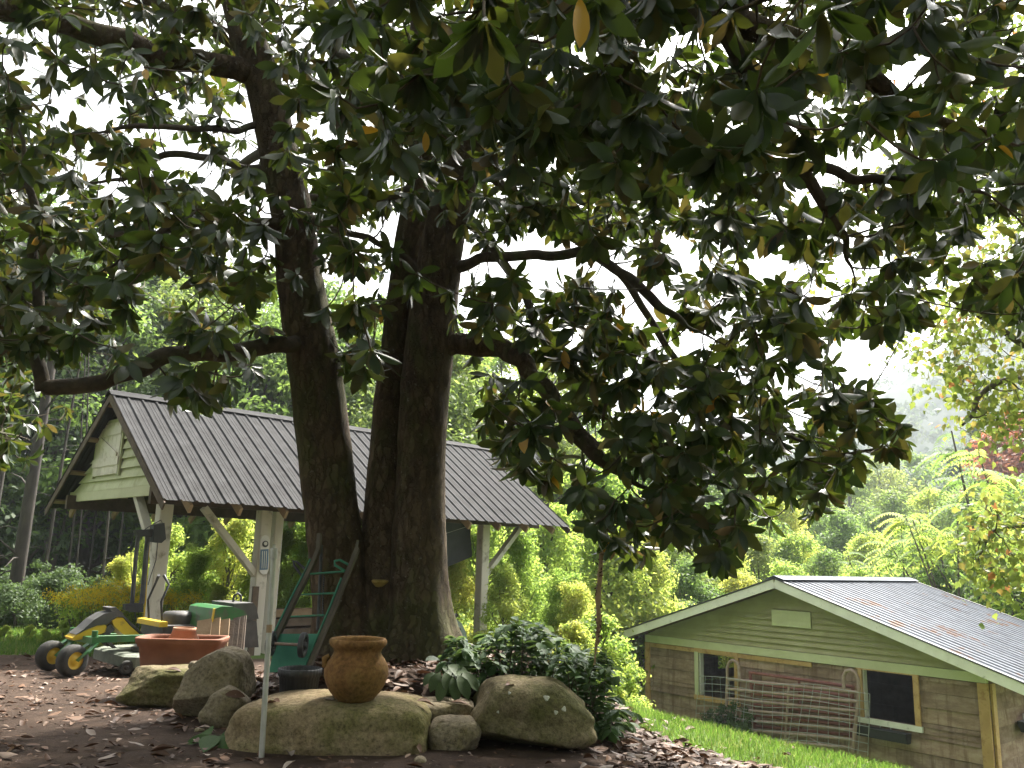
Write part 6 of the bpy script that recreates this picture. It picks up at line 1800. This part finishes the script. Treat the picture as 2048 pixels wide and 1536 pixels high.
# heap behind the nursery pot and beside the urn
th = rng.random(n) * 6.28
dr = np.stack([np.cos(th), np.sin(th), rng.normal(size=n) * .12], 1); nn = np.stack([rng.normal(size=n) * .22, rng.normal(size=n) * .22, np.where(rng.random(n) < .75, 1.0, -1.0)], 1)
FRD = frames(dr, nn); ls = np.where(np.arange(n) < nfull, rng.uniform(.08, .16, n), rng.uniform(.025, .075, n)); tid = rng.integers(0, 5, n); tn = rng.random(n)
rel = LP2 - np.array([0, 0, H]); dd = rel @ np.array(fwd); uu = rel @ np.array(rt) / dd; vv_ = rel @ np.array(up) / dd
vis = (abs(uu) < 1010 / FPX) & (abs(vv_) < 760 / FPX)
size = np.where(vis, ls / dd, 0); big = np.argsort(-size)[:300]; isb = np.zeros(n, bool); isb[big] = True
lv = []; lf = []; lt = []; off = 0
for k in range(5):
    ix = np.where((tid == k) & ~isb)[0]; TV, TF = DRY[k]
    V = np.einsum('nij,vj->nvi', FRD[ix], TV) * ls[ix][:, None, None] + LP2[ix][:, None, :]
    lv.append(V.reshape(-1, 3)); lf.append((TF[None] + (np.arange(len(ix)) * len(TV))[:, None, None] + off).reshape(-1, 4)); lt.append(np.repeat(tn[ix], len(TV))); off += len(ix) * len(TV)
tag(quads('leaf_litter', np.vstack(lv), np.vstack(lf), M['dry_leaf'], None, np.concatenate(lt), smooth=True), 'dry brown leaf litter scattered over the dirt', 'leaves', kind='stuff')
dm_ = []
for k in range(5):
    o = quads('fallen_leaf', DRY[k][0], DRY[k][1], M['dry_leaf_obj'], None, smooth=True); dm_.append(o.data); bpy.data.objects.remove(o)
for i in big:
    o = link('fallen_leaf', dm_[int(tid[i])]); o.matrix_basis = Matrix([list(FRD[i][r_] * ls[i]) + [LP2[i][r_]] for r_ in range(3)] + [[0, 0, 0, 1]])
    tag(o, 'dry curled brown leaf lying on the dirt among the leaf litter', 'leaf', 'fallen magnolia leaves')
# a few larger dry leaves on the boulders and the flat slab
for (x, y, ax) in ((640, 1400, .3), (952, 1376, 2.8), (975, 1388, .1), (1010, 1376, 1.2), (560, 1410, 2.2), (830, 1408, .7), (900, 1408, .2), (880, 1446, 1.5), (450, 1390, .5), (330, 1342, .4)):
    p, n_ = rock_hit(x, y)
    if p is None: continue
    o = link('fallen_leaf', dm_[(x // 3) % 5]); f_ = frames(np.array([[math.cos(ax), math.sin(ax) * .6, -.1]]), np.array([tuple(n_)]))[0]
    o.matrix_basis = Matrix([list(f_[r_] * .15) + [p[r_] + n_[r_] * .012] for r_ in range(3)] + [[0, 0, 0, 1]])
    tag(o, 'large dry leaf lying on a boulder of the tree bed', 'leaf', 'dry leaves on the boulders')
# ------------------------------------------------------------------ humid air
hz_ = MB(); hz_.box((-760, -80, -30), (1720, 0, 0), (0, 1160, 0), (0, 0, 260))
ho = hz_.build('haze', None); tag(ho, 'thin pale summer haze filling the valley', 'haze', kind='stuff')
hm = bpy.data.materials.new('haze'); hm.use_nodes = True; hn = hm.node_tree; hn.nodes.remove(hn.nodes['Principled BSDF'])
pv = hn.nodes.new('ShaderNodeVolumePrincipled'); pv.inputs['Color'].default_value = (.86, .93, 1.0, 1); pv.inputs['Density'].default_value = .0008; pv.inputs['Anisotropy'].default_value = .0
hn.links.new(pv.outputs[0], hn.nodes['Material Output'].inputs['Volume'])
ho.data.materials.append(hm)
